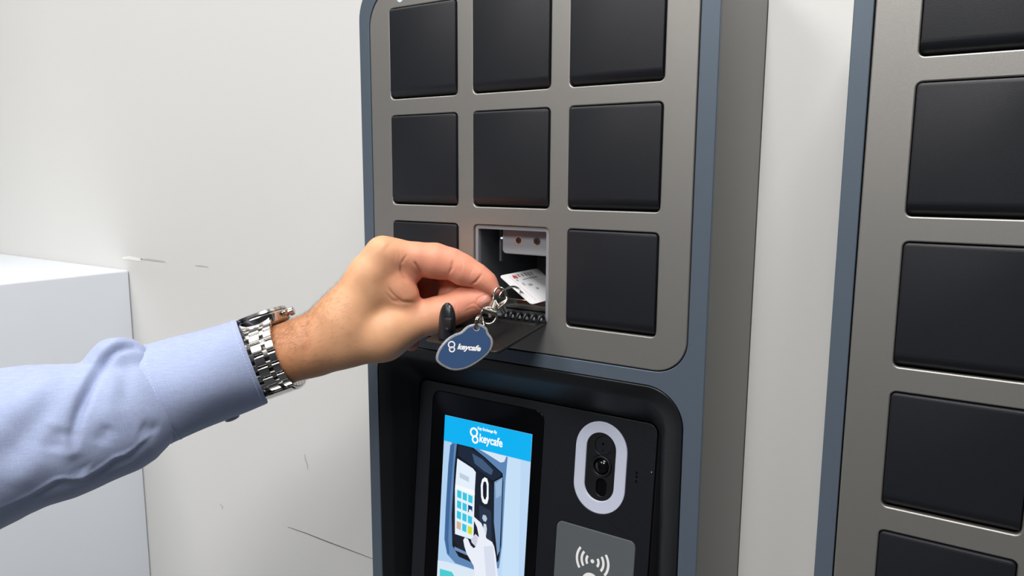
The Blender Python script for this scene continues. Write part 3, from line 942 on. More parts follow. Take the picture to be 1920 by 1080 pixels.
CREASES = [
 ([[73.0, -60.9, -105.8], [73.6, -60.1, -107.4], [74.0, -59.1, -109.1], [74.2, -57.8, -110.8], [74.2, -56.1, -112.8], [74.0, -54.2, -114.8], [73.4, -51.8, -116.8]], -1.1, 1.0),
 ([[93.0, -42.6, -105.4], [93.1, -43.2, -107.1], [93.1, -43.6, -108.8], [92.9, -43.7, -110.6], [92.2, -43.9, -112.2], [91.3, -43.8, -113.9], [90.2, -43.4, -115.7]], -0.7, 0.8),
 ([[94.0, -42.1, -106.1], [94.1, -42.5, -107.3], [94.1, -42.7, -108.6], [94.1, -42.9, -109.8], [93.6, -43.3, -111.1], [92.9, -43.4, -112.3], [92.2, -43.5, -113.7]], -0.35, 0.5),
 ([[109.8, -30.9, -115.2], [109.1, -32.3, -116.9], [108.1, -33.2, -118.6], [106.7, -33.6, -120.4], [105.4, -33.8, -121.3], [104.1, -33.9, -122.1], [102.6, -33.7, -123.0]], -0.8, 0.9),
 ([[65.8, -66.6, -108.3], [65.6, -66.2, -109.7], [65.4, -65.9, -111.2], [65.3, -65.6, -112.6], [65.6, -65.1, -114.1], [66.0, -64.7, -115.6], [66.5, -64.3, -117.1], [67.3, -63.5, -118.4], [68.0, -62.7, -119.7], [68.6, -61.8, -121.0]], -0.9, 1.0),
 ([[69.5, -63.5, -101.3], [69.0, -64.2, -102.4], [68.4, -64.9, -103.5], [67.8, -65.4, -104.6], [67.2, -65.8, -105.7], [66.7, -66.1, -106.8], [66.1, -66.4, -108.0]], -0.4, 0.8),
 ([[61.3, -71.0, -131.8], [62.8, -69.6, -132.6], [64.2, -68.1, -133.4], [65.7, -66.6, -134.2], [68.0, -64.0, -134.6], [69.7, -60.7, -135.2], [70.8, -56.6, -135.9]], -0.7, 1.4),
 ([[60.8, -73.0, -124.8], [61.5, -72.0, -126.6], [62.3, -71.1, -128.4], [63.0, -70.1, -130.2], [64.4, -68.6, -131.6], [65.7, -67.0, -132.9], [67.0, -65.3, -134.3]], -0.6, 0.9),
 ([[58.9, -75.3, -126.9], [59.6, -73.8, -128.9], [60.3, -72.2, -130.9], [61.0, -70.8, -133.0], [62.3, -69.4, -133.9], [63.5, -68.1, -134.9], [64.7, -66.7, -135.8]], -0.35, 0.8),
 ([[63.5, -69.2, -116.8], [64.3, -68.8, -119.0], [65.1, -68.5, -121.2], [65.8, -68.1, -123.5], [66.7, -67.2, -125.8], [67.6, -66.2, -128.1], [68.3, -65.0, -130.4]], -0.3, 0.8),
 ([[59.8, -74.5, -122.1], [60.4, -73.5, -124.0], [61.2, -72.5, -126.0], [61.9, -71.5, -127.9], [62.9, -70.4, -129.2], [64.0, -69.2, -130.5], [65.0, -68.0, -131.8]], -0.3, 0.8),
 ([[90.1, -38.0, -132.0], [91.5, -38.9, -133.8], [92.6, -39.5, -135.7], [93.4, -39.8, -137.6], [93.4, -40.3, -139.8], [93.3, -40.5, -142.1], [92.9, -40.5, -144.5]], -0.3, 0.7),
 ([[87.7, -38.5, -132.2], [89.1, -40.0, -134.3], [90.2, -41.0, -136.5], [91.0, -41.6, -138.7], [91.2, -42.1, -140.8], [91.2, -42.4, -143.0], [91.0, -42.4, -145.2]], -0.25, 0.7),
 ([[94.7, -37.2, -133.2], [95.3, -38.1, -135.6], [95.5, -38.6, -138.1], [95.5, -38.9, -140.6], [95.8, -38.2, -143.2], [95.6, -37.0, -146.0], [94.8, -34.9, -149.0]], -0.25, 0.7),
 ([[92.8, -37.7, -132.6], [93.4, -38.3, -134.0], [93.9, -38.8, -135.4], [94.3, -39.1, -136.9], [94.9, -39.1, -138.7], [95.4, -38.9, -140.6], [95.7, -38.5, -142.6]], -0.2, 0.6),
 ([[99.3, -35.8, -138.8], [100.9, -34.9, -137.8], [102.4, -34.0, -136.9], [103.9, -33.0, -136.0], [104.7, -32.6, -136.5], [105.4, -32.1, -137.0], [106.1, -31.5, -137.5]], -0.25, 0.7),
 ([[98.3, -35.7, -142.7], [99.6, -34.9, -141.8], [101.0, -34.2, -140.9], [102.4, -33.6, -139.9], [103.2, -32.8, -140.2], [104.0, -32.0, -140.5], [104.8, -31.1, -140.8]], -0.2, 0.7),
 ([[105.5, -32.0, -136.8], [105.8, -31.9, -135.5], [106.1, -31.6, -134.2], [106.3, -31.1, -133.0], [107.1, -30.4, -132.2], [108.0, -29.6, -131.5], [108.7, -28.7, -130.8], [109.9, -27.5, -130.6], [110.9, -26.1, -130.4], [112.2, -25.1, -130.2]], -0.45, 0.7),
 ([[105.5, -32.0, -136.8], [106.1, -31.5, -137.7], [106.5, -30.8, -138.6], [106.9, -30.1, -139.6], [107.5, -29.0, -140.1], [108.1, -27.9, -140.6], [108.5, -26.4, -141.1]], -0.35, 0.7),
 ([[15.6, -112.3, -149.8], [18.5, -113.6, -152.7], [20.6, -114.4, -155.7], [22.3, -114.8, -158.9], [22.5, -115.5, -163.1], [22.2, -115.8, -167.4], [21.4, -115.6, -172.0]], -0.8, 4),
 ([[1.8, -108.6, -147.4], [8.0, -112.8, -149.2], [11.7, -114.8, -151.5], [14.4, -116.1, -154.1]], 0.8, 3),
 ([[50.1, -73.6, -90.2], [53.3, -74.2, -90.9], [55.7, -73.9, -91.6], [57.6, -73.9, -92.8], [59.1, -73.4, -94.0], [60.5, -72.8, -95.1]], 0.6, 6),
 ([[72.4, -46.8, -134.8], [74.6, -46.5, -134.9], [76.9, -46.3, -135.0], [79.0, -45.9, -135.1]], -0.4, 2.5),
 ([[85.8, -44.8, -98.9], [87.1, -42.4, -98.8], [88.3, -39.9, -98.6], [89.4, -37.2, -98.5], [91.1, -37.1, -99.5], [92.7, -36.6, -100.4], [94.2, -36.1, -101.4]], 0.4, 4),
 ([[104.8, -32.9, -110.1], [104.6, -34.3, -111.4], [104.2, -35.4, -112.9], [103.6, -36.3, -114.3], [103.4, -36.5, -115.8], [103.1, -36.5, -117.4], [102.7, -36.3, -118.9]], -0.15, 0.7),
 ([[97.0, -38.0, -104.8], [97.9, -38.6, -106.5], [98.6, -39.0, -108.1], [99.2, -39.2, -109.8], [98.8, -39.9, -111.7], [98.3, -40.4, -113.5], [97.5, -40.7, -115.4]], -0.15, 0.7),
 ([[38.7, -97.0, -130.4], [40.2, -93.3, -124.5], [42.9, -90.7, -118.5], [45.8, -88.3, -112.4], [47.2, -86.1, -108.2], [47.9, -83.3, -104.1], [49.2, -81.1, -99.9]], 0.35, 4),
 ([[34.7, -106.6, -158.9], [39.3, -103.6, -155.8], [43.7, -100.3, -152.8], [47.1, -96.1, -150.0], [49.5, -91.6, -148.6], [51.6, -86.9, -147.3], [54.0, -82.3, -145.9]], 0.5, 6),
 ([[63.4, -70.8, -98.1], [63.9, -70.6, -99.3], [64.3, -70.4, -100.5], [64.7, -70.1, -101.8], [64.5, -70.3, -103.2], [64.3, -70.4, -104.7], [63.9, -70.5, -106.2]], -0.15, 0.7),
 ([[65.2, -67.3, -97.5], [65.6, -67.5, -98.7], [66.0, -67.5, -99.9], [66.3, -67.5, -101.2], [66.2, -67.8, -102.4], [66.0, -67.9, -103.6], [65.7, -68.1, -104.8]], -0.15, 0.7),
]
SLEEVE = [
 (6, 0, [
  [-154.4, -350.5, -264.1, 48.4, -126.1, -302.8, -235.0, 47.5],
  [-126.1, -302.8, -235.0, 47.5, -107.7, -270.0, -219.1, 47.2],
  [-107.7, -270.0, -219.1, 47.2, -97.4, -256.2, -213.1, 45.4],
  [-97.4, -256.2, -213.1, 45.4, -89.7, -241.1, -210.5, 43.1],
  [-89.7, -241.1, -210.5, 43.1, -80.6, -227.9, -209.8, 41.3],
  [-80.6, -227.9, -209.8, 41.3, -76.9, -218.0, -208.8, 38.7],
  [-76.9, -218.0, -208.8, 38.7, -67.2, -201.6, -205.8, 36.5],
  [-67.2, -201.6, -205.8, 36.5, -64.3, -194.4, -202.9, 34.7],
  [-64.3, -194.4, -202.9, 34.7, -62.7, -189.3, -200.6, 29.9],
  [-62.7, -189.3, -200.6, 29.9, -62.1, -185.1, -199.4, 23.7],
  [-194.6, -343.2, -279.6, 48.4, -162.5, -292.6, -247.8, 47.5],
  [-162.5, -292.6, -247.8, 47.5, -139.5, -258.8, -229.7, 47.2],
  [-139.5, -258.8, -229.7, 47.2, -127.1, -244.7, -222.8, 45.4],
  [-127.1, -244.7, -222.8, 45.4, -117.3, -229.4, -219.6, 43.1],
  [-117.3, -229.4, -219.6, 43.1, -106.3, -216.0, -218.4, 41.3],
  [-106.3, -216.0, -218.4, 41.3, -102.1, -205.8, -217.2, 38.7],
  [-102.1, -205.8, -217.2, 38.7, -90.5, -189.2, -213.6, 36.5],
  [-90.5, -189.2, -213.6, 36.5, -85.4, -182.8, -209.8, 34.7],
  [-85.4, -182.8, -209.8, 34.7, -76.0, -181.8, -205.0, 29.9],
  [-76.0, -181.8, -205.0, 29.9, -69.6, -180.8, -201.8, 23.7],
  [-73.2, -199.6, -173.2, 13.0, -71.6, -195.8, -170.9, 15.5],
  [-71.6, -195.8, -170.9, 15.5, -68.9, -189.4, -172.2, 16.0],
 ]),
]
FOLDS = [
 ([[-64.6, -184.6, -157.2], [-63.2, -188.6, -156.5], [-63.2, -191.9, -156.1], [-62.1, -195.0, -156.6], [-61.6, -197.8, -157.2], [-61.6, -200.3, -157.8], [-61.2, -202.6, -159.2], [-61.2, -204.7, -160.7], [-61.8, -206.4, -162.3], [-62.1, -208.1, -164.6], [-62.2, -209.9, -166.7], [-61.5, -212.1, -168.7], [-58.5, -215.7, -170.7], [-55.5, -219.2, -172.7], [-53.2, -222.3, -174.8], [-51.1, -225.3, -177.2], [-49.4, -228.0, -179.6], [-47.9, -230.7, -182.0]], 1.6, 3.5),
 ([[-57.3, -185.2, -161.7], [-57.7, -186.6, -160.7], [-58.3, -187.9, -159.8], [-59.0, -189.1, -159.0], [-59.2, -190.8, -158.7], [-59.5, -192.4, -158.4], [-59.9, -193.9, -158.2], [-59.8, -195.8, -158.4], [-59.8, -197.5, -158.6], [-59.9, -199.2, -158.9], [-59.6, -201.1, -159.9], [-59.6, -202.8, -161.0], [-59.8, -204.4, -162.1], [-59.9, -206.3, -164.4], [-60.2, -208.2, -166.7], [-59.6, -210.5, -168.8], [-57.2, -213.6, -170.7], [-54.7, -216.7, -172.5], [-52.6, -219.6, -174.3], [-50.5, -222.5, -176.7], [-48.7, -225.3, -179.1], [-47.2, -227.8, -181.6], [-45.9, -230.0, -184.2], [-44.7, -232.1, -186.8], [-43.6, -234.1, -189.4], [-42.6, -235.6, -192.1], [-41.8, -236.9, -194.9], [-41.1, -238.2, -197.7], [-40.4, -239.1, -201.2], [-40.0, -239.9, -204.7], [-39.9, -240.6, -208.3]], -5.0, 3.0),
 ([[-64.2, -189.5, -156.0], [-63.6, -192.8, -155.9], [-63.4, -195.9, -155.9], [-63.8, -198.6, -156.0], [-63.1, -201.4, -157.1], [-63.1, -203.8, -158.4], [-63.6, -205.9, -159.8], [-64.4, -208.4, -163.0], [-64.7, -211.0, -165.9], [-64.2, -214.1, -168.7], [-60.4, -218.6, -170.6], [-57.4, -222.7, -172.6], [-55.0, -226.5, -174.8], [-52.8, -230.5, -177.4], [-50.8, -234.3, -180.0], [-49.2, -237.9, -182.7], [-48.0, -241.2, -185.5], [-47.2, -244.4, -188.3], [-46.9, -247.3, -191.3], [-46.7, -250.1, -194.8], [-46.8, -252.8, -198.3], [-47.2, -255.4, -202.0]], 2.6, 8),
 ([[-55.6, -200.4, -165.1], [-54.1, -202.7, -168.5], [-50.8, -205.8, -171.4], [-47.2, -209.2, -174.2], [-44.1, -212.1, -177.0], [-41.9, -214.4, -180.1], [-40.1, -216.5, -183.3], [-38.5, -218.1, -186.6], [-37.2, -219.5, -189.9], [-36.2, -220.7, -193.4], [-35.7, -222.0, -196.9], [-35.4, -223.2, -200.4], [-35.4, -224.3, -204.0]], 1.6, 8),
 ([[-54.8, -195.5, -164.3], [-53.2, -197.1, -167.2], [-50.9, -199.1, -170.0], [-47.1, -201.9, -172.3], [-43.3, -204.8, -175.7], [-40.2, -207.3, -179.3], [-37.5, -209.5, -182.9], [-35.8, -211.2, -185.6], [-34.8, -212.4, -188.5], [-33.9, -213.6, -191.5]], -1.0, 5),
 ([[-53.2, -233.9, -177.7], [-51.7, -238.5, -180.2], [-50.6, -242.8, -182.8], [-50.3, -246.7, -185.5], [-50.3, -250.8, -188.7], [-50.6, -254.9, -192.0], [-51.1, -258.8, -195.3], [-51.7, -262.5, -198.6], [-52.3, -266.3, -201.8], [-53.1, -269.9, -205.1], [-54.0, -272.9, -207.5], [-55.0, -275.9, -209.9], [-56.2, -278.8, -212.4]], -3.0, 9),
 ([[-68.8, -231.8, -168.9], [-64.2, -239.4, -171.5], [-61.8, -245.8, -174.6], [-60.5, -251.6, -177.8], [-59.7, -257.1, -181.2], [-59.2, -262.3, -184.5], [-59.0, -267.3, -187.9]], 1.6, 9),
 ([[-43.4, -243.3, -195.0], [-43.2, -244.8, -197.3], [-43.1, -246.2, -199.6], [-43.1, -247.6, -201.9], [-43.2, -248.5, -204.4], [-43.4, -249.4, -206.8], [-43.7, -250.3, -209.4]], -2.5, 7),
 ([[-44.9, -252.6, -208.9], [-46.2, -255.2, -211.6], [-47.6, -257.6, -214.4], [-49.1, -260.1, -217.1], [-50.9, -263.3, -220.2], [-52.6, -266.6, -223.3], [-54.6, -269.7, -226.4]], 1.2, 8),
 ([[-40.1, -241.6, -211.4], [-40.1, -240.4, -215.1], [-40.4, -239.0, -219.0], [-41.2, -237.4, -223.1], [-41.2, -235.9, -223.9], [-41.2, -234.4, -224.8], [-41.3, -232.8, -225.7]], -2.0, 5),
 ([[-35.0, -221.1, -198.1], [-35.1, -222.3, -200.1], [-35.3, -223.4, -202.0], [-35.5, -224.6, -204.0], [-35.8, -225.6, -206.0], [-36.1, -226.7, -208.0], [-36.5, -227.7, -210.0]], -1.6, 5),
 ([[-29.3, -195.0, -210.5], [-29.3, -196.6, -210.7], [-29.2, -198.3, -210.9], [-29.1, -199.9, -211.1], [-28.9, -201.8, -211.7], [-29.4, -203.3, -212.5], [-29.8, -204.9, -213.3], [-30.3, -206.4, -214.5], [-30.9, -207.9, -215.8], [-31.6, -209.3, -217.2], [-32.1, -210.8, -217.8], [-32.8, -212.2, -218.6], [-33.5, -213.5, -219.4], [-34.3, -215.4, -219.6], [-35.0, -217.2, -219.9], [-35.8, -219.1, -220.1], [-36.8, -220.8, -221.5], [-38.0, -222.5, -222.9], [-39.1, -224.2, -224.3], [-40.0, -226.0, -225.4], [-40.9, -227.8, -226.5], [-41.7, -229.6, -227.6], [-42.3, -231.4, -228.3], [-43.0, -233.3, -229.1], [-43.7, -235.1, -229.9], [-43.8, -236.6, -229.6], [-43.9, -238.1, -229.3], [-44.1, -239.5, -229.1], [-44.3, -241.5, -228.2], [-44.5, -243.3, -227.4], [-44.9, -245.1, -226.6], [-45.4, -246.4, -226.5], [-45.9, -247.6, -226.4], [-46.5, -248.8, -226.4], [-47.7, -250.3, -227.5], [-49.0, -251.8, -228.6], [-50.2, -253.3, -229.6], [-51.7, -255.2, -231.0], [-53.2, -257.1, -232.4], [-54.5, -259.0, -233.6], [-55.7, -261.5, -234.7], [-57.0, -263.9, -235.7], [-58.2, -266.3, -236.8], [-59.2, -268.7, -237.4], [-60.2, -271.2, -238.0], [-61.4, -273.5, -238.7]], 1.0, 1.5),
 ([[-29.8, -197.9, -214.4], [-29.7, -200.8, -215.0], [-30.3, -203.2, -215.9], [-30.8, -205.6, -216.8], [-31.9, -207.7, -218.9], [-33.1, -209.7, -221.1], [-34.8, -211.4, -223.5], [-35.7, -213.8, -223.8], [-36.7, -216.1, -224.2], [-37.5, -218.4, -224.6], [-39.0, -220.5, -226.1], [-40.4, -222.6, -227.7], [-41.8, -224.8, -229.3], [-43.4, -228.4, -231.0], [-44.9, -232.1, -232.7], [-46.6, -235.6, -234.5], [-46.4, -239.7, -233.0], [-47.0, -243.5, -231.8], [-47.9, -247.0, -230.7], [-50.5, -250.0, -232.7], [-53.1, -252.9, -234.8], [-55.6, -255.9, -236.7], [-57.6, -259.9, -238.3], [-59.6, -264.0, -239.8], [-61.5, -268.1, -241.2]], -1.0, 3.5),
 ([[-28.9, -205.8, -203.1], [-28.8, -203.8, -204.2], [-28.7, -201.8, -205.3], [-28.7, -199.8, -206.5], [-28.9, -197.4, -207.6], [-29.0, -195.0, -208.7], [-29.3, -192.4, -209.9]], -1.6, 5),
 ([[-64.4, -191.2, -155.7], [-65.9, -191.1, -155.2], [-67.9, -190.8, -154.8]], 1.0, 8),
]

# ------------------------------------------------------------------ person
person = thing('person', 'person reaching in from the left in a light blue shirt, pinching a key fob', 'person', [-61.8, -171.5, -198.4])

skin = bpy.data.materials.new('skin')
skin.use_nodes = True
nt = skin.node_tree
b = nt.nodes['Principled BSDF']
at_ = nt.nodes.new('ShaderNodeAttribute')
at_.attribute_name = 'tone'
tc = nt.nodes.new('ShaderNodeTexCoord')
n1 = nt.nodes.new('ShaderNodeTexNoise')
n1.inputs['Scale'].default_value = 90
n1.inputs['Detail'].default_value = 6
nt.links.new(tc.outputs['Object'], n1.inputs['Vector'])
rmp = nt.nodes.new('ShaderNodeMapRange')
rmp.inputs['To Min'].default_value = 0.86
rmp.inputs['To Max'].default_value = 1.12
nt.links.new(n1.outputs['Fac'], rmp.inputs['Value'])
vm = nt.nodes.new('ShaderNodeVectorMath')
vm.operation = 'SCALE'
nt.links.new(at_.outputs['Color'], vm.inputs[0])
nt.links.new(rmp.outputs['Result'], vm.inputs['Scale'])
nt.links.new(vm.outputs['Vector'], b.inputs['Base Color'])
b.inputs['Roughness'].default_value = 0.5
b.inputs['Specular IOR Level'].default_value = 0.4
b.inputs['Subsurface Weight'].default_value = 0.12
b.inputs['Subsurface Radius'].default_value = (1.0, 0.35, 0.2)
b.inputs['Subsurface Scale'].default_value = 0.004
vo = nt.nodes.new('ShaderNodeTexVoronoi')
vo.inputs['Scale'].default_value = 1300
nt.links.new(tc.outputs['Object'], vo.inputs['Vector'])
n3 = nt.nodes.new('ShaderNodeTexNoise')
n3.inputs['Scale'].default_value = 420
n3.inputs['Detail'].default_value = 5
n3.inputs['Distortion'].default_value = 1.0
nt.links.new(tc.outputs['Object'], n3.inputs['Vector'])
ad = nt.nodes.new('ShaderNodeMath')
ad.operation = 'MULTIPLY_ADD'
ad.inputs[1].default_value = 0.5
nt.links.new(vo.outputs['Distance'], ad.inputs[0])
nt.links.new(n3.outputs['Fac'], ad.inputs[2])
bp = nt.nodes.new('ShaderNodeBump')
bp.inputs['Strength'].default_value = 0.18
bp.inputs['Distance'].default_value = 0.0004
nt.links.new(ad.outputs['Value'], bp.inputs['Height'])
nt.links.new(bp.outputs['Normal'], b.inputs['Normal'])

V, Fq = surface_nets(HAND, h=0.65)
V = smooth_mesh(V, Fq, 14, 0.55)
N = normals(V, Fq)
V, off = displace(V, N, CREASES)
N = normals(V, Fq)
hand = mk('hand', V.tolist(), Fq.tolist(), skin, person, smooth=True, label='left hand and hairy wrist, thumb and forefinger pinching')
# skin colour: tan on the back and wrist, pinker towards fingers, redder at creases
tipd = poly_dist(V, [[71.1, -44.8, -113.2], [89.7, -31.5, -113.2], [113.5, -22.3, -127.7]])
tipd = np.minimum(tipd, poly_dist(V, [[95.1, -26.2, -136.7], [108.0, -21.0, -134.2]]))
tipd = np.minimum(tipd, poly_dist(V, [[48.0, -32.9, -138.2], [73.2, -16.6, -138.1], [51.8, -21.4, -114.9], [34.5, -19.9, -178.1]]))
k = np.clip((tipd - 8) / 34, 0, 1)[:, None]
tan = np.array(lin((222, 168, 128))[:3])
pink = np.array(lin((230, 152, 126))[:3])
wr = np.clip((V[:, 0] - 40.6) / -48.0, 0, 1)[:, None]
tone = pink * (1 - k) + tan * k
tone = tone * (1 - 0.8 * wr) + np.array(lin((166, 98, 52))[:3]) * 0.8 * wr
red = np.clip((-off - 0.25) / 1.4, 0, 1)[:, None]
tone = tone * (1 - 0.45 * red) + np.array(lin((176, 84, 66))[:3]) * 0.45 * red
ca = hand.data.color_attributes.new('tone', 'FLOAT_COLOR', 'POINT')
ca.data.foreach_set('color', np.concatenate([tone, np.ones((len(V), 1))], 1).astype(np.float32).ravel())

# thumb nail
def ellipsoid_patch(c, u, v, w, ru, rv, rw, n=14, m=8, amax=60):
    vs, fs = [tuple(c + w * rw)], []
    for i in range(1, m + 1):
        a = math.radians(amax) * i / m
        for k_ in range(n):
            b_ = 2 * math.pi * k_ / n
            vs.append(tuple(c + w * (rw * math.cos(a)) + u * (ru * math.sin(a) * math.copysign(abs(math.cos(b_)) ** 0.75, math.cos(b_))) + v * (rv * math.sin(a) * math.copysign(abs(math.sin(b_)) ** 0.75, math.sin(b_)))))
    for k_ in range(n):
        fs.append([0, 1 + k_, 1 + (k_ + 1) % n])
    for i in range(m - 1):
        for k_ in range(n):
            k2 = (k_ + 1) % n
            fs.append([1 + i * n + k_, 1 + (i + 1) * n + k_, 1 + (i + 1) * n + k2, 1 + i * n + k2])
    return vs, fs
M_NAIL = pbr('nail', (226, 158, 140), 0.35)
na = Vector([101.07, -25.23, -139.33])
nb = Vector([111.34, -22.52, -134.45])
nc = Vector([110.24, -28.91, -135.21])
nn = Vector([0.6731, -0.7374, -0.0572])
nu = (nb - na).normalized()
nu = (nu - nn * nu.dot(nn)).normalized()
mk('thumbnail', *ellipsoid_patch(nc - nn * 5.3, nu, nn.cross(nu), nn, 6.6, 5.0, 5.5), M_NAIL, hand, smooth=True, label='pale pink thumbnail')

# hairs on the wrist and the back of the hand
A0 = np.array([-12.6, -110.5, -164.1])
A1 = np.array([29.4, -83.4, -144.6])
axv = (A1 - A0) / np.linalg.norm(A1 - A0)
tt = (V - A0) @ axv
L_ = np.linalg.norm(A1 - A0)
wgt = np.where((tt > -8) & (tt < L_ + 10), 1.0, 0.0) * np.clip(1.25 - tt / (L_ + 10), 0.0, 1)
upn = N @ np.array([-0.364, -0.069, 0.929])
wgt *= (0.25 + np.clip(upn, 0, 1) * 1.6)
wgt /= wgt.sum()
ch = np.random.choice(len(V), 5200, p=wgt)
hv, hf = [], []
dist_dir = axv
for i in ch:
    p = V[i]
    nrm = N[i]
    d = dist_dir * random.uniform(0.4, 1.0) + np.array([random.gauss(0, 0.3), random.gauss(0, 0.3), random.gauss(0, 0.3)])
    d = d - nrm * (d @ nrm)
    d /= np.linalg.norm(d) + 1e-6
    lift = random.uniform(0.15, 0.75)
    Lh = random.uniform(1.6, 4.5) + 2.6 * max(0.0, float(upn[i]))
    side = np.cross(d, nrm)
    curl = random.uniform(-0.5, 0.5)
    o = len(hv)
    for j in range(4):
        t = j / 3
        q = p + d * (Lh * t) + nrm * (lift * Lh * t * (1 - 0.45 * t)) + side * (curl * Lh * t * t)
        w_ = 0.036 * (1 - 0.8 * t)
        hv.append(tuple(q + side * w_))
        hv.append(tuple(q - side * w_))
    for j in range(3):
        hf.append([o + 2 * j, o + 2 * j + 1, o + 2 * j + 3, o + 2 * j + 2])
M_HAIR = pbr('dark_brown_hair', (72, 50, 38), 0.5)
mk('arm_hair', hv, hf, M_HAIR, hand, kind='stuff', label='fine dark hairs')

# shirt cloth
M_CLOTH = pbr('light_blue_cotton', (176, 196, 240), 0.85)
nt = M_CLOTH.node_tree
b = nt.nodes['Principled BSDF']
b.inputs['Sheen Weight'].default_value = 0.25
tc = nt.nodes.new('ShaderNodeTexCoord')
hs = []
for rot in ((0, 0, 0), (0.0, 1.57, 0)):
    mp = nt.nodes.new('ShaderNodeMapping')
    mp.inputs['Scale'].default_value = (1500, 1500, 120) if rot[1] == 0 else (160, 160, 1500)
    nt.links.new(tc.outputs['Object'], mp.inputs['Vector'])
    nn_ = nt.nodes.new('ShaderNodeTexNoise')
    nn_.inputs['Scale'].default_value = 1.0
    nn_.inputs['Detail'].default_value = 2
    nt.links.new(mp.outputs['Vector'], nn_.inputs['Vector'])
    hs.append(nn_)
ad = nt.nodes.new('ShaderNodeMath')
nt.links.new(hs[0].outputs['Fac'], ad.inputs[0])
nt.links.new(hs[1].outputs['Fac'], ad.inputs[1])
mr = nt.nodes.new('ShaderNodeMapRange')
mr.inputs['From Min'].default_value = 0.6
mr.inputs['From Max'].default_value = 1.4
nt.links.new(ad.outputs['Value'], mr.inputs['Value'])
mx = nt.nodes.new('ShaderNodeMix')
mx.data_type = 'RGBA'
mx.inputs['A'].default_value = lin((148, 161, 196))
mx.inputs['B'].default_value = lin((166, 178, 210))
nt.links.new(mr.outputs['Result'], mx.inputs['Factor'])
nt.links.new(mx.outputs['Result'], b.inputs['Base Color'])
bp = nt.nodes.new('ShaderNodeBump')
bp.inputs['Strength'].default_value = 0.25
bp.inputs['Distance'].default_value = 0.0003
nt.links.new(ad.outputs['Value'], bp.inputs['Height'])
nt.links.new(bp.outputs['Normal'], b.inputs['Normal'])

V2, F2 = surface_nets(SLEEVE, h=1.3)
V2 = smooth_mesh(V2, F2, 10, 0.55)
N2 = normals(V2, F2)
V2, off2 = displace(V2, N2, FOLDS)
V2 = smooth_mesh(V2, F2, 1, 0.4)
sleeve = mk('shirt_sleeve', V2.tolist(), F2.tolist(), M_CLOTH, person, smooth=True, label='light blue cotton shirt sleeve with soft folds')

# cuff: an open tube of double cloth round the wrist
c0 = Vector([-68.57, -173.56, -198.98])
c1 = Vector([-31.16, -119.22, -179.0])
ax = (c1 - c0).normalized()
nup = Vector([-0.364, -0.0693, 0.9288])
nup = (nup - ax * nup.dot(ax)).normalized()
nsd = ax.cross(nup)
nseg, nring = 72, 24
def cuff_pt(t, a, dr=0.0):
    ru = 34.8 + (32.2 - 34.8) * t + dr
    rs = ru * 1.16 + 1.0
    wob = 0.7 * math.sin(3 * a + 5 * t) + 0.5 * math.sin(5 * a - 4 * t + 1) * (1 - 0.5 * t)
    c = c0 + (c1 - c0) * t
    p = c + nup * ((ru + wob) * math.cos(a)) + nsd * ((rs + wob) * math.sin(a))
    return p
rings = []
for i in range(nring + 1):
    rings.append((i / nring, 0.0))
rings += [(1.006, -0.5), (1.004, -1.2), (0.99, -1.6)]
rings += [(0.8, -1.7), (0.3, -1.7), (0.02, -1.7), (-0.004, -1.2), (-0.006, -0.4)]
vs, fs = [], []
for t, dr in rings:
    for k_ in range(nseg):
        vs.append(tuple(cuff_pt(t, 2 * math.pi * k_ / nseg, dr)))
m = len(rings)
for i in range(m):
    j = (i + 1) % m
    for k_ in range(nseg):
        k2 = (k_ + 1) % nseg
        fs.append([i * nseg + k_, j * nseg + k_, j * nseg + k2, i * nseg + k2])
cuff = mk('cuff', vs, fs, M_CLOTH, sleeve, smooth=True, label='stitched buttoned shirt cuff')
M_THREAD = pbr('pale_thread', (200, 212, 244), 0.8)
for (tq, nm) in ((0.965, 'stitching'), (0.035, 'stitching'), (0.13, 'stitching')):
    sv, sf = [], []
    N_ = 84
    for q_ in range(N_):
        a0 = 2 * math.pi * q_ / N_
        pts = [tuple(cuff_pt(tq, a0 + 2 * math.pi / N_ * 0.62 * e_ / 2, 0.12)) for e_ in range(3)]
        v_, f_ = tube(pts, 0.22, 4)
        o = len(sv)
        sv += v_
        sf += [[i + o for i in q] for q in f_]
    mk(nm, sv, sf, M_THREAD, cuff)
ba = math.radians(195)
bc = cuff_pt(0.62, ba, 1.0)
bn = (nup * math.cos(ba) + nsd * math.sin(ba)).normalized()
bt = bn.cross(ax)
vs, fs = [], []
n = 20
for (rr, hh) in ((0.01, 0.2), (3.6, 0.2), (4.8, 1.0), (5.2, 0.9), (5.2, 0.0), (4.6, -0.6)):
    for k_ in range(n):
        a = 2 * math.pi * k_ / n
        vs.append(tuple(bc + ax * (rr * math.cos(a)) + bt * (rr * math.sin(a)) + bn * hh))
for i in range(5):
    for k_ in range(n):
        k2 = (k_ + 1) % n
        fs.append([i * n + k_, i * n + k2, (i + 1) * n + k2, (i + 1) * n + k_])
M_BTN = pbr('pearl_button', (225, 220, 215), 0.3)
mk('cuff_button', vs, fs, M_BTN, cuff, smooth=True, label='small white cuff button')

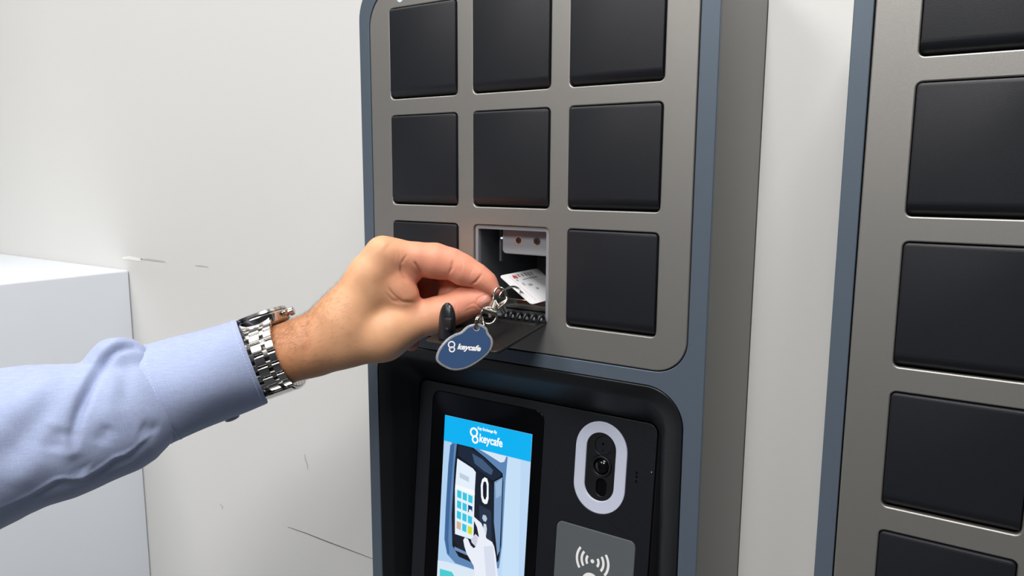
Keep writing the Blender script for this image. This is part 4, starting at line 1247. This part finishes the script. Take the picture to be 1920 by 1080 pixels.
# ------------------------------------------------------------------ wristwatch
WC = Vector([-21.93, -106.81, -176.71])
wa = Vector([0.7316, 0.5963, 0.3303])          # along the forearm, towards the hand
wu = Vector([-0.3634, -0.0688, 0.9291])          # towards the dial
ws = wa.cross(wu)
watch = thing('wristwatch', 'silver steel-bracelet wristwatch on the wrist beside the shirt cuff', 'watch', WC)
RU, RS = 25.0, 34.0
def wloop(a, dr=0.0, along=0.0):
    # a=0 at the dial, growing towards the viewer side
    ca_, sa_ = math.cos(a), math.sin(a)
    e = 2.4
    rr = (abs(ca_ / (RU + dr)) ** e + abs(sa_ / (RS + dr)) ** e) ** (-1 / e)
    return WC + wu * (rr * ca_) + ws * (rr * sa_) + wa * along
# arc-length table
tab = [0.0]
NA = 720
for i in range(NA):
    tab.append(tab[-1] + (wloop(2 * math.pi * (i + 1) / NA) - wloop(2 * math.pi * i / NA)).length)
PER = tab[-1]
def ang_at(s):
    s = s % PER
    lo_, hi_ = 0, NA
    while hi_ - lo_ > 1:
        md = (lo_ + hi_) // 2
        if tab[md] <= s:
            lo_ = md
        else:
            hi_ = md
    return 2 * math.pi * (lo_ + (s - tab[lo_]) / (tab[hi_] - tab[lo_])) / NA
def link_local(lx_, la_, th):
    """box: lx_ along the loop, la_ across the band, th thick; rounded top"""
    bm = bmesh.new()
    bmesh.ops.create_cube(bm, size=1)
    for v in bm.verts:
        v.co = Vector((v.co.x * lx_, v.co.y * la_, v.co.z * th))
    es = [e for e in bm.edges if abs(e.verts[0].co.x - e.verts[1].co.x) < 1e-6 and e.verts[0].co.z > 0 and e.verts[1].co.z > 0]
    bmesh.ops.bevel(bm, geom=es, offset=th * 0.33, segments=3, profile=0.55, affect='EDGES')
    return bm_out(bm)
def link_data(name, lx_, la_, th, mat):
    me = bpy.data.meshes.new(name)
    v_, f_ = link_local(lx_, la_, th)
    me.from_pydata([(a * SC, b_ * SC, c * SC) for a, b_, c in v_], [], f_)
    me.materials.append(mat)
    me.polygons.foreach_set('use_smooth', [True] * len(me.polygons))
    me.set_sharp_from_angle(angle=math.radians(35))
    return me
PITCH = 7.6
big = link_data('bracelet_link', PITCH * 0.93, 6.9, 3.3, M_STEEL)
side_l = link_data('bracelet_link', PITCH * 0.93, 5.0, 3.3, M_STEEL)
small = link_data('bracelet_link', PITCH * 0.66, 3.1, 2.9, M_BRUSH)
BW = 22.4
def put(me, s, across, name='bracelet_link', dr=0.0):
    a = ang_at(s)
    p = wloop(a, dr, across)
    q = wloop(a + 0.01, dr, across)
    t = (q - p).normalized()
    nrm = wa.cross(t)
    if nrm.dot(p - WC) < 0:
        nrm = -nrm
    o = bpy.data.objects.new(name, me)
    col.objects.link(o)
    o.parent = watch
    yv = nrm.cross(t)
    mm = Matrix(((t.x, yv.x, nrm.x, 0), (t.y, yv.y, nrm.y, 0), (t.z, yv.z, nrm.z, 0), (0, 0, 0, 1)))
    mm.translation = (p - ORG[watch]) * SC
    o.matrix_local = mm
    ORG[o] = ORG[watch]
CASE_R = 20.5
s0 = 18.0
nrow = int((PER - 2 * s0) / PITCH)
for i in range(nrow + 1):
    s = s0 + (PER - 2 * s0) * i / nrow
    for ac in (-9.1, 0.0, 9.1):
        put(side_l if ac else big, s, ac)
    if i < nrow:
        for ac in (-5.03, 5.03):
            put(small, s + (PER - 2 * s0) / nrow / 2, ac, dr=-0.7)
# inner dark core that the links hang on
cv_, cf_ = [], []
nn2 = 90
for i in range(nn2):
    a = ang_at(s0 - 3 + (PER - 2 * s0 + 6) * i / (nn2 - 1))
    for dr_, al in ((-1.6, -11.0), (-1.6, 11.0), (-0.7, 11.0), (-0.7, -11.0)):
        cv_.append(tuple(wloop(a, dr_, al)))
for i in range(nn2 - 1):
    for k_ in range(4):
        k2 = (k_ + 1) % 4
        cf_.append([i * 4 + k_, i * 4 + k2, (i + 1) * 4 + k2, (i + 1) * 4 + k_])
M_CORE = pbr('dark_steel_core', (70, 68, 66), 0.3, 1.0)
mk('bracelet_core', cv_, cf_, M_CORE, watch)
# case, bezel, crystal, dial, crown, pushers
def lathe(prof, cen, n=48, um=wa, vm_=ws, wm=wu):
    vs, fs = [], []
    for (r, h) in prof:
        for k_ in range(n):
            a = 2 * math.pi * k_ / n
            vs.append(tuple(cen + um * (r * math.cos(a)) + vm_ * (r * math.sin(a)) + wm * h))
    for i in range(len(prof) - 1):
        for k_ in range(n):
            k2 = (k_ + 1) % n
            fs.append([i * n + k_, i * n + k2, (i + 1) * n + k2, (i + 1) * n + k_])
    return vs, fs
cc = WC + wu * (RU - 2.6) + wa * 1.0
auto(mk('case', *lathe([(0.01, -1.5), (17.5, -1.5), (19.4, 0.0), (19.8, 2.6), (19.8, 5.8), (18.6, 7.2), (0.01, 7.2)], cc), M_STEEL, watch, label='round polished steel case'), 30)
auto(mk('bezel', *lathe([(18.6, 7.0), (19.3, 7.6), (18.4, 9.4), (16.6, 10.0), (16.2, 9.0), (16.2, 7.0)], cc), M_STEEL, watch), 30)
mk('dial', *lathe([(0.01, 7.9), (16.3, 7.9)], cc), M_INK, watch, label='dark dial')
M_CRYS = pbr('watch_crystal', (230, 235, 240), 0.02)
M_CRYS.node_tree.nodes['Principled BSDF'].inputs['Transmission Weight'].default_value = 1.0
auto(mk('crystal', *lathe([(0.01, 10.2), (12, 10.1), (16.2, 9.7), (16.2, 9.0), (0.01, 9.1)], cc), M_CRYS, watch), 30)
for (ang, lr, rr_) in ((0, 4.8, 3.2), (26, 4.0, 2.0), (-26, 4.0, 2.0)):
    a = math.radians(ang)
    dirv = wa * math.cos(a) + ws * math.sin(a)
    u_ = wu
    v_ = dirv.cross(u_)
    base = cc + dirv * 19.0 + wu * 3.8
    prof = [(0.01, 0), (rr_ * 0.6, 0), (rr_ * 0.6, lr * 0.3), (rr_, lr * 0.35), (rr_, lr * 0.9), (rr_ * 0.8, lr), (0.01, lr)]
    auto(mk('crown' if ang == 0 else 'pusher', *lathe(prof, base, 20, u_, v_, dirv), M_STEEL, watch), 35)
# lugs: the solid end piece between case and first links on both sides
for sg in (1, -1):
    vs, fs = [], []
    st = []
    for (s_, w_, h0, h1) in ((8.0, 20.5, -1.0, 5.6), (13.0, 21.0, -1.2, 4.6), (17.0, 21.5, -1.4, 2.4), (20.0, 22.0, -1.5, 1.6)):
        a = ang_at(sg * s_)
        for (al, dr_) in ((-w_ / 2, h0), (w_ / 2, h0), (w_ / 2, h1), (-w_ / 2, h1)):
            vs.append(tuple(wloop(a, dr_, al)))
    for i in range(3):
        for k_ in range(4):
            k2 = (k_ + 1) % 4
            fs.append([i * 4 + k_, i * 4 + k2, (i + 1) * 4 + k2, (i + 1) * 4 + k_])
    fs += [[0, 1, 2, 3], [15, 14, 13, 12]]
    mk('lug', vs, fs, M_BRUSH, watch)
# folding clasp on the underside
vs, fs = [], []
for i in range(13):
    a = ang_at(PER / 2 - 19 + 38 * i / 12)
    for (al, dr_) in ((-10.5, 1.6), (10.5, 1.6), (11.2, 2.2), (11.2, 3.2), (10.2, 3.9), (-10.2, 3.9), (-11.2, 3.2), (-11.2, 2.2)):
        vs.append(tuple(wloop(a, dr_, al)))
for i in range(12):
    for k_ in range(8):
        k2 = (k_ + 1) % 8
        fs.append([i * 8 + k_, i * 8 + k2, (i + 1) * 8 + k2, (i + 1) * 8 + k_])
fs += [list(range(8)), [96 + k_ for k_ in range(8)][::-1]]
auto(mk('clasp', vs, fs, M_STEEL, watch, label='polished folding clasp'), 35)

# ------------------------------------------------------------------ key fob
FO = Vector([125.17, -73.2, -157.96])
fu = Vector([0.7812, 0.6242, -0.0102])
fv = Vector([-0.0849, 0.1224, 0.9888])
fn = fu.cross(fv)                       # towards the viewer
fob = thing('key_fob', 'blue rounded key fob reading keycafe, hanging from a swivel clasp', 'key fob', FO)
FOUT = [[-17.09, -9.45], [-12.6, -12.76], [-6.95, -14.73], [-0.35, -14.14], [5.92, -11.56], [12.56, -7.09], [17.11, -2.58], [19.04, 2.47], [18.37, 6.5], [16.06, 9.66], [15.36, 12.11], [13.61, 14.04], [10.81, 15.45], [6.62, 15.65], [2.09, 14.28], [-2.43, 10.47], [-6.25, 9.1], [-11.97, 5.31], [-16.44, -0.46], [-18.37, -6.1]]
def fplate(outer, holes_, d0, d1, bev):
    v_, f_ = plate([tuple(p) for p in outer], [[tuple(p) for p in h_] for h_ in holes_], -d1, -d0, bev)
    return [tuple(FO + fu * x + fv * z - fn * y) for x, y, z in v_], f_
so = smoothpts([(p[0], 0, p[1]) for p in FOUT], True, 4)
so = [(p[0], p[2]) for p in so]
cxf = sum(p[0] for p in so) / len(so)
czf = sum(p[1] for p in so) / len(so)
hole = circ(*[8.02, 13.02], 1.5, 16)
auto(mk('acrylic_body', *fplate(so, [hole], -1.4, 1.4, 0.9), M_PLASTIC, fob, label='clear acrylic rim'), 30)
inset = grow(so, -1.55, 0, 0)
if abs(inset[0][0] - cxf) > abs(so[0][0] - cxf):
    inset = grow(so, 1.55, 0, 0)
hole2 = circ(*[8.02, 13.02], 2.2, 16)
auto(mk('blue_face', *fplate(inset, [hole2], 1.3, 1.62, 0.08), M_BLUE, fob, label='blue printed face'), 30)
auto(mk('blue_back', *fplate(inset, [hole2], -1.62, -1.3, 0.08), M_BLUE, fob), 30)
v_, f_ = text_mesh('keycafe', 5.0, 0.16, 0.25, ext=0.02)
v_, f_ = join([([(x + dx, y + dy, z + abs(dx) * 0.05) for x, y, z in v_], f_) for dx, dy in ((0, 0), (0.16, 0.0), (0.08, 0.08))])
TA = math.radians(-5.67)
TX, TZ = [-4.52, -0.66]
def ft(x, y, z, ox=0, oz=0):
    X = ox + x * math.cos(TA) - y * math.sin(TA)
    Y = oz + x * math.sin(TA) + y * math.cos(TA)
    return tuple(FO + fu * X + fv * Y + fn * (1.65 + z))
tw = max(p[0] for p in v_)
kx = 15.4 / tw
parts_ = [([ft(x * kx, y, z, TX, TZ) for x, y, z in v_], f_)]
for (dx, dz, r_) in ((-3.9, 2.5, 2.0), (-3.3, -0.5, 1.6)):
    v1, f1 = plate(circ(dx, dz, r_ + 0.42, 24), [circ(dx, dz, r_ - 0.42, 24)], -0.02, 0.02)
    parts_.append(([ft(x, z, -y, TX, TZ) for x, y, z in v1], f1))
mk('lettering', *join(parts_), M_WHITE, fob, label='white keycafe lettering and double-ring emblem')
# hardware
TUB = [['split_ring', [[130.78, -67.24, -145.01], [131.24, -68.76, -141.69], [131.42, -68.09, -138.6], [131.59, -65.35, -137.42], [131.46, -63.37, -139.34], [130.57, -63.34, -142.66], [130.47, -65.01, -144.89]], 0.55, True, 'thin split ring'], ['split_ring', [[131.38, -66.88, -145.18], [131.97, -68.28, -141.68], [132.29, -67.52, -138.59], [132.34, -64.9, -137.59], [132.23, -62.94, -139.68], [131.19, -63.0, -143.0], [131.09, -64.67, -145.23]], 0.5, True, None], ['link_ring', [[135.06, -64.25, -143.78], [133.68, -63.48, -141.22], [131.44, -60.92, -139.02]], 0.5, False, None], ['swivel_loop', [[128.53, -57.4, -135.75], [128.04, -58.25, -138.73], [128.73, -58.31, -141.53], [130.69, -57.41, -143.62], [133.11, -55.93, -144.13], [135.39, -54.24, -142.89], [136.66, -52.97, -140.43], [136.78, -52.52, -138.33], [135.32, -52.9, -135.18], [132.49, -54.42, -133.45], [129.85, -56.2, -133.81]], 0.85, True, 'rounded swivel loop of the clasp'], ['clasp_hook', [[129.46, -46.87, -134.13], [128.52, -44.55, -131.26], [128.11, -43.0, -127.84], [127.85, -41.34, -124.41], [128.35, -39.49, -122.58], [129.29, -37.64, -122.36], [131.2, -36.56, -123.25], [132.94, -35.88, -125.77], [133.8, -35.84, -128.64], [134.41, -37.07, -131.0], [133.77, -39.05, -132.99], [133.19, -42.1, -134.45], [132.63, -45.13, -135.89]], 0.85, False, 'teardrop clasp hook'], ['clasp_hook', [[132.2, -45.15, -134.47], [131.61, -41.69, -133.2], [132.49, -39.1, -132.01], [133.65, -36.91, -130.73], [133.87, -35.93, -129.36]], 0.7, False, None], ['clasp_gate', [[129.24, -42.72, -130.34], [131.07, -43.15, -132.67], [132.5, -43.66, -133.93]], 0.6, False, None]]
for nm, pts, r_, closed, lab in TUB:
    pp = smoothpts(pts, closed, 6)
    auto(mk(nm, *tube(pp, r_, 10, closed), M_CHROME, fob, label=lab), 60)
def cone(p, q, r0, r1, n=16):
    return tube([p, tuple(Vector(p).lerp(Vector(q), 0.5)), q], 1.0, n, taper=[r0, (r0 + r1) / 2, r1])
for nm, p, q, r0, r1 in [['clasp_body', [131.3, -50.81, -135.91], [129.53, -45.07, -131.09], 3.1, 1.8], ['clasp_body', [131.38, -53.43, -137.32], [131.56, -51.82, -135.73], 3.7, 3.2], ['swivel_barrel', [129.16, -57.98, -134.52], [136.24, -52.68, -137.28], 1.9, 1.9], ['swivel_stud', [133.34, -53.77, -139.58], [132.56, -53.89, -137.48], 1.9, 1.6], ['metal_ferrule', [131.82, -38.42, -135.86], [133.97, -37.67, -139.45], 2.1, 2.1]]:
    auto(mk(nm, *cone(p, q, r0, r1), M_CHROME, fob), 40)

# ------------------------------------------------------------------ card going into the compartment
CA, CB, CD = [Vector(v) for v in [[105.08, -2.0, -120.05], [133.26, -2.0, -138.91], [0.0, 1.0, 0.0]]]
cu_ = (CB - CA).normalized()
cl_ = CD.normalized()
cn_ = cu_.cross(cl_)
if cn_.z < 0:
    cn_ = -cn_
Wc = (CB - CA).length
card = thing('key_card', 'small white printed card sticking out of the open compartment', 'card', CA)
def cpt(x, y, h):
    return tuple(CA + cu_ * x + cl_ * y + cn_ * h)
ch_ = [(Wc * 0.56 + 3.6 * math.cos(2 * math.pi * i / 20), 4.4 + 1.5 * math.sin(2 * math.pi * i / 20)) for i in range(20)]
v_, f_ = plate(rrect(0, Wc, 0, 54, 2.6, 6), [ch_], -0.4, 0.4, 0.1)
auto(mk('card_sheet', [cpt(x, z, -y) for x, y, z in v_], f_, M_CARD, card), 40)
def cprint(name, vf, m, lab=None):
    v_, f_ = vf
    mk(name, [cpt(x, z, 0.45 - y) for x, y, z in v_], f_, m, card, label=lab)
cprint('printed_line', plate([(2.5, 9.3), (Wc - 2.5, 9.3), (Wc - 2.5, 9.55), (2.5, 9.55)], [], -0.01, 0.01), M_RED, 'thin red line')
for body, cxp, yp, sz in (('S2', 12.0, 13.5, 4.2), ('5500', 14.2, 19.0, 3.6), ('100', 19.3, 23.0, 3.4)):
    v_, f_ = text_mesh(body, sz, 0.06, ext=0.01)
    mk('printed_digits', [cpt(cxp + y * 0.9, yp + 1.0 - x * 0.0 + x * 0.75, 0.46 + z) for x, y, z in v_], f_, M_INK, card, label='small dark printed digits')
lg = []
lg.append(plate([(2.5, 13.5), (5.8, 12.0), (6.6, 13.5), (4.6, 14.6), (6.6, 15.6), (6.2, 17.6), (2.8, 17.8), (2.4, 16.4), (4.6, 16.1), (2.6, 15.1)], [], -0.01, 0.01))
cprint('printed_emblem', join(lg), M_RED, 'red emblem')
lg = []
for i, y0_ in enumerate((19.5, 24.5, 29.5, 34.0, 38.5)):
    w_ = 3.2 - 0.2 * i
    a_ = 2.6 + 0.2 * (i % 2)
    lg.append(plate([(a_, y0_), (a_ + 0.7, y0_), (a_ + 0.7, y0_ + w_), (a_, y0_ + w_)], [], -0.01, 0.01))
    lg.append(plate([(a_ + 1.5, y0_ + 0.4), (a_ + 2.0, y0_), (a_ + 2.6, y0_ + w_ - 0.2), (a_ + 2.0, y0_ + w_)], [], -0.011, 0.011))
    lg.append(plate([(a_, y0_ + w_ * 0.4), (a_ + 3.1, y0_ + w_ * 0.35), (a_ + 3.1, y0_ + w_ * 0.55), (a_, y0_ + w_ * 0.6)], [], -0.012, 0.012))
cprint('printed_glyphs', join(lg), M_DKRED, 'dark red lettering')
cprint('printed_text', join([plate([(8.3, 21 + 2.1 * q_), (9.2, 21.2 + 2.1 * q_), (9.0, 22.4 + 2.1 * q_), (8.1, 22.3 + 2.1 * q_)], [], -0.01, 0.01) for q_ in range(10)]), M_INK)
cprint('printed_spot', plate(circ(8.2, 13.4, 1.3, 14), [], -0.01, 0.01), M_GREYINK)
auto(mk('wire_ring', *tube(smoothpts([[119.75, 3.4, -132.27], [120.97, 2.4, -130.44], [126.77, -9.9, -126.58], [128.06, -18.26, -124.1], [129.55, -28.07, -123.71], [130.21, -35.07, -124.82], [129.98, -38.0, -126.86], [129.56, -38.66, -129.03]], False, 6), 0.75, 10), M_STEEL, card, label='bent metal ring through the card hole'), 60)
